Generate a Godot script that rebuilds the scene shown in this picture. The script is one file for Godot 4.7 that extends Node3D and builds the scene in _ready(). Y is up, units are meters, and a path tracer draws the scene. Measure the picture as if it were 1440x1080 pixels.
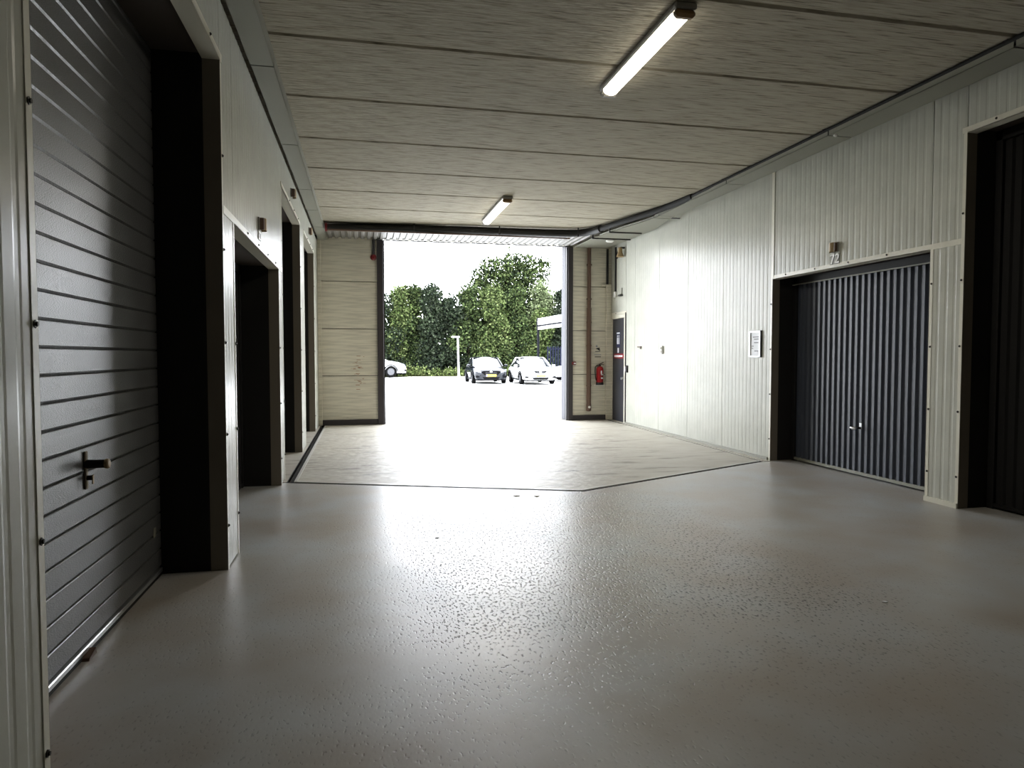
extends Node3D

# A covered drive-through hall with garage boxes on both sides, looking out through an open gateway to a bright yard.
# x to the right along the end wall, -z down the hall, y up, metres.

const LEFT := -0.91      # face of the left wall
const RIGHT := 5.5       # face of the right wall
const END := -14.75      # inner face of the end wall
const NEAR := 7.0        # wall behind the camera
const CEIL := 3.96

var used := {}
var M := {}


func _ready() -> void:
	set_camera_and_light()
	make_materials()
	build_floor()
	build_ceiling()
	build_left_wall()
	build_right_wall()
	build_end_wall()
	build_rear_wall()
	build_yard()
	build_trays()
	build_lamps()
	build_left_details()
	build_right_details()
	build_end_details()
	build_floor_details()
	build_cars()
	build_yard_things()
	build_trees()


func set_camera_and_light() -> void:
	var cam := Camera3D.new()
	cam.name = "camera"
	add_child(cam)
	cam.position = Vector3(0, 1.45, 0)
	cam.rotation_degrees = Vector3(-2.354, -12.252, -0.013)
	cam.fov = rad_to_deg(2.0 * atan(540.0 / 963.2))
	cam.near = 0.05
	cam.far = 400.0
	cam.current = true
	var sky_mat := ProceduralSkyMaterial.new()   # an even white overcast
	sky_mat.sky_top_color = Color(0.95, 0.97, 1.0)
	sky_mat.sky_horizon_color = Color(0.97, 0.98, 1.0)
	sky_mat.ground_bottom_color = Color(0.6, 0.6, 0.6)
	sky_mat.ground_horizon_color = Color(0.75, 0.75, 0.75)
	sky_mat.sky_curve = 0.2
	sky_mat.sun_angle_max = 1.0
	var sky := Sky.new()
	sky.sky_material = sky_mat
	var env := Environment.new()
	env.background_mode = Environment.BG_SKY
	env.sky = sky
	env.background_energy_multiplier = 14.0
	env.tonemap_mode = Environment.TONE_MAPPER_LINEAR
	env.tonemap_exposure = 1.2
	env.sdfgi_enabled = true
	env.ssao_enabled = true
	env.ssil_enabled = true
	var we := WorldEnvironment.new()
	we.name = "environment"
	we.environment = env
	add_child(we)


# ------------------------------------------------------------------ geometry
class Geo:
	var v := PackedVector3Array()
	var n := PackedVector3Array()

	func tri(a: Vector3, b: Vector3, c: Vector3, na: Vector3, nb: Vector3, nc: Vector3) -> void:
		if (b - a).cross(c - a).dot(na + nb + nc) > 0.0:   # front faces run clockwise
			v.append_array([a, c, b])
			n.append_array([na, nc, nb])
		else:
			v.append_array([a, b, c])
			n.append_array([na, nb, nc])

	func face(p: Array, out: Vector3) -> void:
		var nn := Vector3.ZERO
		for i in p.size():
			nn += (p[i] as Vector3).cross(p[(i + 1) % p.size()])
		if nn.length() < 1e-12:
			return
		nn = nn.normalized()
		if nn.dot(out) < 0.0:
			nn = -nn
		for i in range(1, p.size() - 1):
			tri(p[0], p[i], p[i + 1], nn, nn, nn)

	func box(lo: Vector3, hi: Vector3, bev := 0.0, xf := Transform3D()) -> Geo:
		var c := (lo + hi) / 2.0
		var h := (hi - lo).abs() / 2.0
		var e := minf(bev, minf(h.x, minf(h.y, h.z)) * 0.98)
		var corner := func(sx: int, sy: int, sz: int, axis: int) -> Vector3:
			var q := Vector3(sx * (h.x - e), sy * (h.y - e), sz * (h.z - e))
			q[axis] += [sx, sy, sz][axis] * e
			return xf * (c + q)
		var mid := xf * c
		for s in [-1, 1]:
			var polys := [
				[corner.call(s, -1, -1, 0), corner.call(s, 1, -1, 0), corner.call(s, 1, 1, 0), corner.call(s, -1, 1, 0)],
				[corner.call(-1, s, -1, 1), corner.call(1, s, -1, 1), corner.call(1, s, 1, 1), corner.call(-1, s, 1, 1)],
				[corner.call(-1, -1, s, 2), corner.call(1, -1, s, 2), corner.call(1, 1, s, 2), corner.call(-1, 1, s, 2)]]
			if e > 0.0:
				for t in [-1, 1]:
					polys.append([corner.call(s, t, -1, 0), corner.call(s, t, 1, 0), corner.call(s, t, 1, 1), corner.call(s, t, -1, 1)])
					polys.append([corner.call(s, -1, t, 0), corner.call(s, 1, t, 0), corner.call(s, 1, t, 2), corner.call(s, -1, t, 2)])
					polys.append([corner.call(-1, s, t, 1), corner.call(1, s, t, 1), corner.call(1, s, t, 2), corner.call(-1, s, t, 2)])
					for u in [-1, 1]:
						polys.append([corner.call(s, t, u, 0), corner.call(s, t, u, 1), corner.call(s, t, u, 2)])
			for p in polys:
				var m := Vector3.ZERO
				for q in p:
					m += q
				face(p, m / p.size() - mid)
		return self

	func lathe(prof: Array, xf := Transform3D(), seg := 16) -> Geo:   # prof: Vector2(radius, height along local y)
		for i in prof.size() - 1:
			var a: Vector2 = prof[i]
			var b: Vector2 = prof[i + 1]
			var t := b - a
			if t.length() < 1e-6:
				continue
			var m := Vector2(t.y, -t.x).normalized()
			for k in seg:
				var p := TAU * k / seg
				var q := TAU * (k + 1) / seg
				var da := Vector3(cos(p), 0, sin(p))
				var db := Vector3(cos(q), 0, sin(q))
				var na := (xf.basis * (da * m.x + Vector3.UP * m.y)).normalized()
				var nb := (xf.basis * (db * m.x + Vector3.UP * m.y)).normalized()
				var p0 := xf * (da * a.x + Vector3.UP * a.y)
				var p1 := xf * (db * a.x + Vector3.UP * a.y)
				var p2 := xf * (db * b.x + Vector3.UP * b.y)
				var p3 := xf * (da * b.x + Vector3.UP * b.y)
				if a.x > 1e-6:
					tri(p0, p1, p2, na, nb, nb)
				if b.x > 1e-6:
					tri(p0, p2, p3, na, nb, na)
		return self

	func rod(a: Vector3, b: Vector3, r: float, r2 := -1.0, seg := 12) -> Geo:
		var y := (b - a)
		var l := y.length()
		y = y / l
		var x := y.cross(Vector3.RIGHT if absf(y.x) < 0.9 else Vector3.UP).normalized()
		var xf := Transform3D(Basis(x, y, x.cross(y)), a)
		var e := r if r2 < 0.0 else r2
		return lathe([Vector2(0, 0), Vector2(r, 0), Vector2(e, l), Vector2(0, l)], xf, seg)

	func tube(p: Array, r: float, seg := 10) -> Geo:
		var rings := []
		var x := Vector3.ZERO
		for i in p.size():
			var d: Vector3 = ((p[mini(i + 1, p.size() - 1)] as Vector3) - p[maxi(i - 1, 0)]).normalized()
			if i == 0:
				x = d.cross(Vector3.UP if absf(d.y) < 0.9 else Vector3.RIGHT).normalized()
			x = (x - d * x.dot(d)).normalized()
			var y := d.cross(x)
			var ring := []
			for k in seg:
				ring.append(x * cos(TAU * k / seg) + y * sin(TAU * k / seg))
			rings.append(ring)
		for i in p.size() - 1:
			for k in seg:
				var j := (k + 1) % seg
				var a: Vector3 = rings[i][k]
				var b: Vector3 = rings[i][j]
				var c: Vector3 = rings[i + 1][j]
				var d2: Vector3 = rings[i + 1][k]
				tri(p[i] + a * r, p[i] + b * r, p[i + 1] + c * r, a, b, c)
				tri(p[i] + a * r, p[i + 1] + c * r, p[i + 1] + d2 * r, a, c, d2)
		for end in [0, p.size() - 1]:
			var cap := []
			for k in seg:
				cap.append(p[end] + rings[end][k] * r)
			face(cap, (p[end] as Vector3) - p[1 if end == 0 else end - 1])
		return self

	func prism(poly: PackedVector2Array, depth: float, xf := Transform3D()) -> Geo:   # poly in local xy, extruded along +z
		var idx := Geometry2D.triangulate_polygon(poly)
		var zn := xf.basis.z.normalized()
		for i in range(0, idx.size(), 3):
			for z in [0.0, depth]:
				var t := []
				for k in 3:
					var q: Vector2 = poly[idx[i + k]]
					t.append(xf * Vector3(q.x, q.y, z))
				face(t, -zn if z == 0.0 else zn)
		var ccw := not Geometry2D.is_polygon_clockwise(poly)
		for i in poly.size():
			var a: Vector2 = poly[i]
			var b: Vector2 = poly[(i + 1) % poly.size()]
			var o := Vector2(b.y - a.y, a.x - b.x) * (1.0 if ccw else -1.0)
			face([xf * Vector3(a.x, a.y, 0), xf * Vector3(b.x, b.y, 0), xf * Vector3(b.x, b.y, depth), xf * Vector3(a.x, a.y, depth)], xf.basis * Vector3(o.x, o.y, 0))
		return self

	func grid(rows: Array, out: Vector3) -> Geo:   # rows of points, smooth
		var h := rows.size()
		var w: int = rows[0].size()
		var nn := []
		for i in h:
			var line := []
			for j in w:
				var du: Vector3 = rows[i][mini(j + 1, w - 1)] - rows[i][maxi(j - 1, 0)]
				var dv: Vector3 = rows[mini(i + 1, h - 1)][j] - rows[maxi(i - 1, 0)][j]
				var m := du.cross(dv).normalized()
				line.append(m)
			nn.append(line)
		var sum := Vector3.ZERO
		for line in nn:
			for m in line:
				sum += m
		var s := 1.0 if sum.dot(out) >= 0.0 else -1.0
		for i in h - 1:
			for j in w - 1:
				tri(rows[i][j], rows[i][j + 1], rows[i + 1][j + 1], nn[i][j] * s, nn[i][j + 1] * s, nn[i + 1][j + 1] * s)
				tri(rows[i][j], rows[i + 1][j + 1], rows[i + 1][j], nn[i][j] * s, nn[i + 1][j + 1] * s, nn[i + 1][j] * s)
		return self

	func mesh() -> ArrayMesh:
		var arr := []
		arr.resize(Mesh.ARRAY_MAX)
		arr[Mesh.ARRAY_VERTEX] = v
		arr[Mesh.ARRAY_NORMAL] = n
		var m := ArrayMesh.new()
		m.add_surface_from_arrays(Mesh.PRIMITIVE_TRIANGLES, arr)
		return m


func bx(x0: float, x1: float, y0: float, y1: float, z0: float, z1: float, bev := 0.0) -> Geo:
	return Geo.new().box(Vector3(x0, y0, z0), Vector3(x1, y1, z1), bev)


# ------------------------------------------------------------------ naming
func numbered(called: String) -> String:
	var k: int = used.get(called, 0)
	used[called] = k + 1
	return called if k == 0 else "%s_%03d" % [called, k]


func tag(o: Node, label: String, category: String, group := "", kind := "") -> Node:
	o.set_meta("label", label)
	o.set_meta("category", category)
	if group:
		o.set_meta("group", group)
	if kind:
		o.set_meta("kind", kind)
	return o


func thing(called: String, label: String, category: String, at := Vector3.ZERO, turn := 0.0, group := "", kind := "") -> Node3D:
	var o := Node3D.new()
	o.name = numbered(called)
	add_child(o)
	o.position = at
	o.rotation.y = turn
	tag(o, label, category, group, kind)
	return o


func put(parent: Node, called: String, shape, mat: Material, at := Vector3.ZERO, label := "") -> MeshInstance3D:
	var o := MeshInstance3D.new()
	o.name = called
	o.mesh = shape.mesh() if shape is Geo else shape
	o.material_override = mat
	o.position = at
	if label:
		o.set_meta("label", label)
	parent.add_child(o, true)
	return o


func solo(called: String, shape, mat: Material, label: String, category: String, at := Vector3.ZERO, group := "", kind := "") -> MeshInstance3D:
	var o := put(self, numbered(called), shape, mat, at)
	tag(o, label, category, group, kind)
	return o


# ------------------------------------------------------------------ materials
func noise_tex(freq: float, seed_: int, ramp: Array, size := 512, octaves := 4, normal := 0.0, kind := FastNoiseLite.TYPE_SIMPLEX_SMOOTH) -> NoiseTexture2D:
	var f := FastNoiseLite.new()
	f.seed = seed_
	f.noise_type = kind
	f.frequency = freq
	f.fractal_octaves = octaves
	var t := NoiseTexture2D.new()
	t.noise = f
	t.width = size
	t.height = size
	t.seamless = true
	if normal > 0.0:
		t.as_normal_map = true
		t.bump_strength = normal
	if ramp.size():
		var g := Gradient.new()
		var off := PackedFloat32Array()
		var col := PackedColorArray()
		for r in ramp:
			off.append(r[0])
			col.append(r[1])
		g.offsets = off
		g.colors = col
		t.color_ramp = g
	return t


func grey(x: float) -> Color:
	return Color(x, x, x)


func flat(called: String, c: Color, rough := 0.6, metal := 0.0, spec := 0.5) -> StandardMaterial3D:
	var m := StandardMaterial3D.new()
	m.resource_name = called
	m.albedo_color = c
	m.roughness = rough
	m.metallic = metal
	m.metallic_specular = spec
	M[called] = m
	return m


func world_map(m: StandardMaterial3D, scale: Vector3) -> StandardMaterial3D:
	m.uv1_triplanar = true
	m.uv1_world_triplanar = true
	m.uv1_scale = scale
	return m


func glow(called: String, c: Color, k: float) -> StandardMaterial3D:
	var m := flat(called, c, 0.4)
	m.emission_enabled = true
	m.emission = c
	m.emission_energy_multiplier = k
	return m


func worn_coat(size: int, seed_: int) -> Array:   # a nearly smooth coat, with short pits where wheels have worn the middle: [normal, roughness, albedo]
	var f := FastNoiseLite.new()
	f.seed = seed_
	f.noise_type = FastNoiseLite.TYPE_SIMPLEX_SMOOTH
	f.frequency = 0.17
	f.fractal_octaves = 2
	var fine := f.get_seamless_image(size, size / 2)
	fine.resize(size, size, Image.INTERPOLATE_CUBIC)   # the marks run along the hall
	f.frequency = 0.0035
	f.fractal_octaves = 6
	f.seed = seed_ + 1
	var broad := f.get_seamless_image(size, size)
	fine.convert(Image.FORMAT_L8)
	broad.convert(Image.FORMAT_L8)
	var d := fine.get_data()
	var e := broad.get_data()
	var h := PackedByteArray()
	var r := PackedByteArray()
	var c := PackedByteArray()
	h.resize(size * size)
	r.resize(size * size)
	c.resize(size * size * 3)
	var worn := PackedFloat32Array()
	for x in size:
		var u := float(x) / size
		worn.append(smoothstep(0.0, 0.07, u) * (1.0 - smoothstep(0.36, 0.48, u)))
	var rows := PackedFloat32Array()
	for y in size:
		var w := float(y) / size
		rows.append(smoothstep(0.0, 0.06, w) * (1.0 - smoothstep(0.50, 0.68, w)))
	for y in size:
		for x in size:
			var i := y * size + x
			var v: int = d[i]
			var g: int = e[i]
			var wear: float = worn[x] * rows[y]
			var pit := clampf((62.0 + 22.0 * wear - v) / 10.0, 0.0, 1.0) * (0.25 + 0.75 * wear)
			h[i] = int(200.0 + v * 0.05 - pit * 75.0)
			r[i] = int(clampf(178.0 + g * 0.22 + pit * 60.0, 0.0, 255.0))
			var k := (196.0 + g * 0.18) * (1.0 - 0.5 * pit)
			var warm := (g - 128.0) * 0.08
			c[i * 3] = int(k - warm)
			c[i * 3 + 1] = int(k * 0.99)
			c[i * 3 + 2] = int(k * 0.97 + warm)
	var n := Image.create_from_data(size, size, false, Image.FORMAT_L8, h)
	n.convert(Image.FORMAT_RGBA8)
	n.bump_map_to_normal_map(2.5)
	return [ImageTexture.create_from_image(n), ImageTexture.create_from_image(Image.create_from_data(size, size, false, Image.FORMAT_L8, r)), ImageTexture.create_from_image(Image.create_from_data(size, size, false, Image.FORMAT_RGB8, c))]


func make_materials() -> void:
	var m := world_map(flat("floor_coat", Color(0.775, 0.775, 0.775), 0.45), Vector3(0.14, 0.14, 0.14))
	var coat := worn_coat(2048, 91)
	m.albedo_texture = coat[2]
	m.roughness_texture = coat[1]
	m.normal_enabled = true
	m.normal_texture = coat[0]
	m.normal_scale = 0.75
	m = world_map(flat("apron_concrete", Color(0.80, 0.79, 0.765), 0.5), Vector3(0.12, 0.25, 0.5))
	m.albedo_texture = noise_tex(0.008, 13, [[0.16, Color(0.60, 0.58, 0.54)], [0.32, Color(0.82, 0.80, 0.76)], [0.7, Color(0.87, 0.86, 0.83)]], 1024, 7)
	m.normal_enabled = true
	m.normal_texture = noise_tex(0.06, 15, [], 512, 4, 5.0)
	m.normal_scale = 0.16
	m = world_map(flat("ceiling_concrete", Color(0.72, 0.70, 0.65), 0.9), Vector3(0.10, 0.5, 1.6))
	m.albedo_texture = noise_tex(0.02, 21, [[0.2, Color(0.58, 0.56, 0.52)], [0.34, Color(0.84, 0.83, 0.79)], [0.7, Color(0.92, 0.91, 0.88)]], 1024, 5)
	m.normal_enabled = true
	m.normal_texture = noise_tex(0.05, 22, [], 512, 4, 6.0)
	m.normal_scale = 0.5
	m = world_map(flat("panel_white", Color(0.73, 0.735, 0.695), 0.25, 0.0, 0.27), Vector3(0.4, 0.4, 0.4))
	m.albedo_texture = noise_tex(0.01, 31, [[0.25, grey(0.97)], [0.7, grey(1.0)]], 512, 5)
	m.normal_enabled = true
	m.normal_texture = noise_tex(0.03, 32, [], 512, 3, 4.0)
	m.normal_scale = 0.04
	m = world_map(flat("panel_cream", Color(0.83, 0.81, 0.745), 0.45), Vector3(0.2, 3.0, 0.2))
	m.albedo_texture = noise_tex(0.012, 41, [[0.22, grey(0.9)], [0.7, grey(1.0)]], 512, 5)
	flat("flashing", Color(0.82, 0.81, 0.75), 0.35)
	flat("flashing_shaded", Color(0.45, 0.42, 0.37), 0.6)  # darker copy of the flashing colour, with the shade of the jambs painted in
	flat("dark_infill", Color(0.07, 0.065, 0.06), 0.85)
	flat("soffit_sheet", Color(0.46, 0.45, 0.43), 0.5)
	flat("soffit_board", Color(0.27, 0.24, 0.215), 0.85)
	flat("backing", Color(0.12, 0.12, 0.12), 0.9)
	m = world_map(flat("gate_slat", Color(0.36, 0.365, 0.37), 0.28, 0.0, 0.62), Vector3(3.0, 16.0, 2.2))
	m.normal_enabled = true
	m.normal_texture = noise_tex(0.04, 51, [], 512, 3, 5.0)
	m.normal_scale = 0.5
	flat("gate_blue", Color(0.23, 0.255, 0.305), 0.42)
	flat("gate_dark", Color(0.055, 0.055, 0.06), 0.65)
	flat("door_leaf", Color(0.17, 0.175, 0.20), 0.45)
	flat("dark_steel", Color(0.19, 0.17, 0.18), 0.5)
	flat("black_plastic", Color(0.045, 0.04, 0.045), 0.55)
	flat("rubber", Color(0.07, 0.07, 0.07), 0.8)
	flat("aluminium", Color(0.82, 0.83, 0.84), 0.3, 0.9)
	flat("galvanised", Color(0.52, 0.52, 0.475), 0.55, 0.1)
	flat("edge_steel", Color(0.74, 0.74, 0.72), 0.4, 0.3)
	flat("screw", Color(0.16, 0.15, 0.14), 0.5, 0.5)
	flat("white_plastic", Color(0.9, 0.9, 0.89), 0.4)
	flat("paper", Color(0.90, 0.91, 0.93), 0.6)
	flat("grey_print", Color(0.55, 0.56, 0.58), 0.7)
	flat("black_print", Color(0.05, 0.05, 0.06), 0.6)
	flat("brown_pipe", Color(0.36, 0.27, 0.22), 0.45)
	flat("brass_plastic", Color(0.62, 0.53, 0.38), 0.45)
	flat("red_paint", Color(0.55, 0.02, 0.04), 0.28)
	flat("red_sign", Color(0.50, 0.04, 0.06), 0.5)
	flat("dark_red", Color(0.42, 0.05, 0.08), 0.4)
	flat("blue_sign", Color(0.10, 0.13, 0.28), 0.5)
	flat("rust", Color(0.58, 0.44, 0.34), 0.9)
	flat("mark", Color(0.50, 0.46, 0.38), 0.9)
	flat("lamp_body", Color(0.55, 0.54, 0.52), 0.5)
	flat("lamp_cap", Color(0.48, 0.36, 0.20), 0.4)
	glow("lamp_glow", Color(1.0, 0.97, 0.90), 9.0)
	# the yard
	m = world_map(flat("yard_paving", Color(0.80, 0.80, 0.79), 0.75), Vector3(0.1, 0.1, 0.1))
	m.albedo_texture = noise_tex(0.02, 61, [[0.25, grey(0.9)], [0.7, grey(1.0)]], 512, 5)
	flat("soil", Color(0.20, 0.21, 0.12), 0.95, 0.0, 0.1)
	flat("bark", Color(0.12, 0.10, 0.08), 0.95, 0.0, 0.1)
	flat("car_white", Color(0.74, 0.74, 0.74), 0.2, 0.0, 0.3)
	flat("car_dark", Color(0.05, 0.06, 0.08), 0.15, 0.0, 0.32)
	flat("car_glass", Color(0.10, 0.11, 0.12), 0.03, 0.0, 0.9)
	flat("tyre", Color(0.04, 0.04, 0.04), 0.9, 0.0, 0.1)
	flat("car_black", Color(0.025, 0.025, 0.03), 0.5, 0.0, 0.12)
	flat("rim", Color(0.28, 0.28, 0.29), 0.5, 0.2, 0.2)
	flat("headlamp", Color(0.45, 0.48, 0.52), 0.1, 0.3)
	flat("chrome", Color(0.85, 0.85, 0.86), 0.12, 1.0)
	flat("plate_yellow", Color(0.92, 0.80, 0.12), 0.4)
	flat("plate_blue", Color(0.1, 0.2, 0.6), 0.4)
	flat("canopy_white", Color(0.9, 0.9, 0.9), 0.4)
	flat("canopy_dark", Color(0.07, 0.075, 0.09), 0.6, 0.0, 0.15)
	flat("reveal_grey", Color(0.30, 0.30, 0.32), 0.6, 0.0, 0.2)
	flat("post_grey", Color(0.70, 0.70, 0.70), 0.4, 0.3)
	flat("fence_blue", Color(0.08, 0.09, 0.14), 0.6, 0.0, 0.15)
	for k in ["leaf", "grass"]:
		m = flat(k, Color.WHITE, 0.8, 0.0, 0.12)
		m.vertex_color_use_as_albedo = true
		m.backlight_enabled = true
		m.backlight = Color(0.06, 0.09, 0.03)


# ------------------------------------------------------------------ the shell
func slab(pts: Array, top: float, thick: float) -> Geo:   # pts: Vector2(x, z)
	var poly := PackedVector2Array()
	for p in pts:
		poly.append(Vector2(p.x, p.y))
	return Geo.new().prism(poly, thick, Transform3D(Basis(Vector3(1, 0, 0), Vector3(0, 0, 1), Vector3(0, -1, 0)), Vector3(0, top, 0)))


func build_floor() -> void:
	var f := thing("floor", "glossy grey coated concrete floor of the hall with a lighter apron at the gateway", "floor", Vector3.ZERO, 0.0, "", "structure")
	put(f, "coated_slab", slab([Vector2(-1.7, NEAR), Vector2(6.4, NEAR), Vector2(6.4, -8.40), Vector2(5.35, -8.40), Vector2(2.29, -6.94), Vector2(-0.87, -8.14), Vector2(-1.7, -8.14)], 0.0, 0.12), M.floor_coat)
	put(f, "apron_slab", slab([Vector2(-0.79, -8.17), Vector2(2.29, -7.00), Vector2(5.33, -8.45), Vector2(5.38, -8.47), Vector2(5.38, END - 0.35), Vector2(-0.79, END - 0.35)], 0.0, 0.12), M.apron_concrete, Vector3.ZERO, "paler, scuffed concrete apron inside the channel")
	put(f, "side_strip", slab([Vector2(-1.7, -8.19), Vector2(-0.86, -8.19), Vector2(-0.86, END - 0.35), Vector2(-1.7, END - 0.35)], 0.0, 0.12), M.apron_concrete)
	put(f, "side_strip", slab([Vector2(5.42, -8.45), Vector2(6.4, -8.45), Vector2(6.4, END - 0.35), Vector2(5.42, END - 0.35)], 0.0, 0.12), M.apron_concrete)
	put(f, "bed", bx(-1.7, 6.4, -0.3, -0.05, END - 0.35, NEAR), M.backing)
	var c := thing("drain_channel", "narrow black channel with a steel edge running in a shallow V across the floor", "drain")
	var lip := func(a: Vector2, b: Vector2, w: float) -> Geo:
		var d := (b - a).normalized()
		var s := Vector2(-d.y, d.x) * w
		return slab([a, b, b + s, a + s], 0.004, 0.05)
	var inner := [Vector2(-0.79, END + 0.1), Vector2(-0.79, -8.17), Vector2(2.29, -7.00), Vector2(5.33, -8.45)]
	for i in 3:
		put(c, "steel_edge", lip.call(inner[i], inner[i + 1], -0.035), M.edge_steel)
	var outer := [Vector2(-0.86, END + 0.1), Vector2(-0.86, -8.15), Vector2(2.29, -6.96), Vector2(5.33, -8.41), Vector2(5.41, END + 0.1)]
	for i in 4:
		put(c, "channel_side", lip.call(outer[i], outer[i + 1], 0.008 if i < 3 else -0.008), M.black_plastic)


func build_ceiling() -> void:
	var c := thing("ceiling", "ceiling of wide bare concrete planks with open joints across the hall", "ceiling", Vector3.ZERO, 0.0, "", "structure")
	var z := [NEAR + 0.2, 5.8, 4.52, 3.24, 1.95, 0.66, -0.64, -1.93, -3.23, -4.52, -5.71, -7.0, -8.30, -9.6, -10.82, -12.05, -13.3, END - 0.35]
	for i in z.size() - 1:
		var g := Geo.new()
		var a: float = z[i] - 0.009
		var b: float = z[i + 1] + 0.009
		var poly := PackedVector2Array([Vector2(a, 0.2), Vector2(a, 0.022), Vector2(a - 0.018, 0), Vector2(b + 0.018, 0), Vector2(b, 0.022), Vector2(b, 0.2)])
		g.prism(poly, 8.1, Transform3D(Basis(Vector3(0, 0, 1), Vector3(0, 1, 0), Vector3(1, 0, 0)), Vector3(-1.7, CEIL, 0)))
		put(c, "plank", g, M.ceiling_concrete)
	put(c, "roof_slab", bx(-1.7, 6.4, CEIL + 0.17, CEIL + 0.5, END - 0.35, NEAR + 0.2), M.backing)


func ribbed(sgn: float, x: float, z0: float, z1: float, y0: float, y1: float, pitch := 0.1) -> Geo:
	# a sandwich panel in a side wall with shallow upright ribs; z0 < z1, its face looks along sgn
	var g := Geo.new()
	var pts := [Vector2(z0, 0.0)]
	var n := maxi(1, roundi((z1 - z0) / pitch))
	var w := (z1 - z0) / n
	for i in n:
		var s := z0 + i * w
		pts.append(Vector2(s + w * 0.10, 0.0))
		pts.append(Vector2(s + w * 0.22, 0.0016))
		pts.append(Vector2(s + w * 0.78, 0.0016))
		pts.append(Vector2(s + w * 0.90, 0.0))
	pts.append(Vector2(z1, 0.0))
	for i in pts.size() - 1:
		var a: Vector2 = pts[i]
		var b: Vector2 = pts[i + 1]
		g.face([Vector3(x + sgn * a.y, y0, a.x), Vector3(x + sgn * b.y, y0, b.x), Vector3(x + sgn * b.y, y1, b.x), Vector3(x + sgn * a.y, y1, a.x)], Vector3(sgn, 0, 0))
	g.box(Vector3(minf(x - sgn * 0.001, x - sgn * 0.1), y0, z0), Vector3(maxf(x - sgn * 0.001, x - sgn * 0.1), y1, z1))
	return g


func side_wall(w: Node3D, sgn: float, x: float, top: float, openings: Array, seams: Array, depth: float) -> void:
	# openings: [far z, near z, head height], from far to near; seams: panel joints of the full wall
	var cuts := [END]
	for o in openings:
		cuts.append(o[0])
		cuts.append(o[1])
	cuts.append(NEAR)
	for i in range(0, cuts.size(), 2):       # full-height stretches between the openings
		if cuts[i + 1] - cuts[i] < 0.02:
			continue
		var zs := [cuts[i]]
		for s in seams:
			if s > cuts[i] + 0.15 and s < cuts[i + 1] - 0.15:
				zs.append(s)
		zs.append(cuts[i + 1])
		for k in zs.size() - 1:
			put(w, "panel", ribbed(sgn, x, zs[k] + 0.004, zs[k + 1] - 0.004, 0.012, top), M.panel_white)
		put(w, "infill", bx(minf(x - sgn * 0.1, x - sgn * (depth + 0.2)), maxf(x - sgn * 0.1, x - sgn * (depth + 0.2)), 0.0, CEIL + 0.1, cuts[i], cuts[i + 1]), M.dark_infill)
	for o in openings:                       # lintels
		var zs := [o[0]]
		for s in seams:
			if s > o[0] + 0.15 and s < o[1] - 0.15:
				zs.append(s)
		zs.append(o[1])
		for k in zs.size() - 1:
			put(w, "lintel_panel", ribbed(sgn, x, zs[k] + 0.004, zs[k + 1] - 0.004, o[2], top), M.panel_white)
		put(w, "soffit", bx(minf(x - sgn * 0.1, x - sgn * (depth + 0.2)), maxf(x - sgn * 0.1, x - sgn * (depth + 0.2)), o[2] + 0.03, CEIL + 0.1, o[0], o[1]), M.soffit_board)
		# corner flashings: a flange on the face, a return into the reveal
		for e in [[o[0], -1.0], [o[1], 1.0]]:
			var g := bx(minf(x, x + sgn * 0.005), maxf(x, x + sgn * 0.005), 0.0, o[2] + 0.035, minf(e[0], e[0] + e[1] * 0.035), maxf(e[0], e[0] + e[1] * 0.035))
			var f := put(w, "corner_flashing", g, M.flashing)
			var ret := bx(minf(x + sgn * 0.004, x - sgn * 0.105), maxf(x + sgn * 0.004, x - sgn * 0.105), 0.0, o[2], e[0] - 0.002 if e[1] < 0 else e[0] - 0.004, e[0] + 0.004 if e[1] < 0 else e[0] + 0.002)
			put(f, "return", ret, M.flashing_shaded)
			for k in int(o[2] / 0.62):
				put(f, "screw", screw_mesh(sgn), M.screw, Vector3(x + sgn * 0.006, 0.3 + k * 0.62, e[0] + e[1] * 0.022))
		var h := bx(minf(x, x + sgn * 0.007), maxf(x, x + sgn * 0.007), o[2] - 0.004, o[2] + 0.05, o[0] - (o[3] if o.size() > 3 else 0.05), o[1] + (o[4] if o.size() > 3 else 0.05))
		h.box(Vector3(minf(x + sgn * 0.007, x - sgn * 0.105), o[2] - 0.004, o[0]), Vector3(maxf(x + sgn * 0.007, x - sgn * 0.105), o[2] + 0.002, o[1]))
		var hf := put(w, "head_flashing", h, M.flashing)
		for k in int((o[1] - o[0]) / 0.6):
			put(hf, "screw", screw_mesh(sgn), M.screw, Vector3(x + sgn * 0.007, o[2] + 0.03, o[0] + 0.3 + k * 0.6))
	put(w, "backing", bx(minf(x - sgn * (depth + 0.15), x - sgn * (depth + 0.4)), maxf(x - sgn * (depth + 0.15), x - sgn * (depth + 0.4)), -0.1, CEIL + 0.2, END - 0.35, NEAR + 0.2), M.backing)


var screws := {}
func screw_mesh(sgn: float) -> ArrayMesh:
	if not screws.has(sgn):
		var g := Geo.new().lathe([Vector2(0.012, 0), Vector2(0.012, 0.003), Vector2(0.007, 0.004), Vector2(0.007, 0.009), Vector2(0, 0.010)], Transform3D(Basis(Vector3(0, sgn, 0), Vector3(sgn, 0, 0), Vector3(0, 0, 1)), Vector3.ZERO), 6)
		screws[sgn] = g.mesh()
	return screws[sgn]


const LEFT_OPEN := [[-13.62, -11.42, 3.40], [-10.72, -8.37, 3.40], [-8.0, -5.317, 2.41, 0.335, 0.385], [-4.895, -2.2, 3.40]]
const RIGHT_OPEN := [[-14.72, -13.85, 2.36], [-8.47, -5.79, 2.50, 0.0, 0.355], [-5.40, -2.3, 3.52]]


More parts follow.
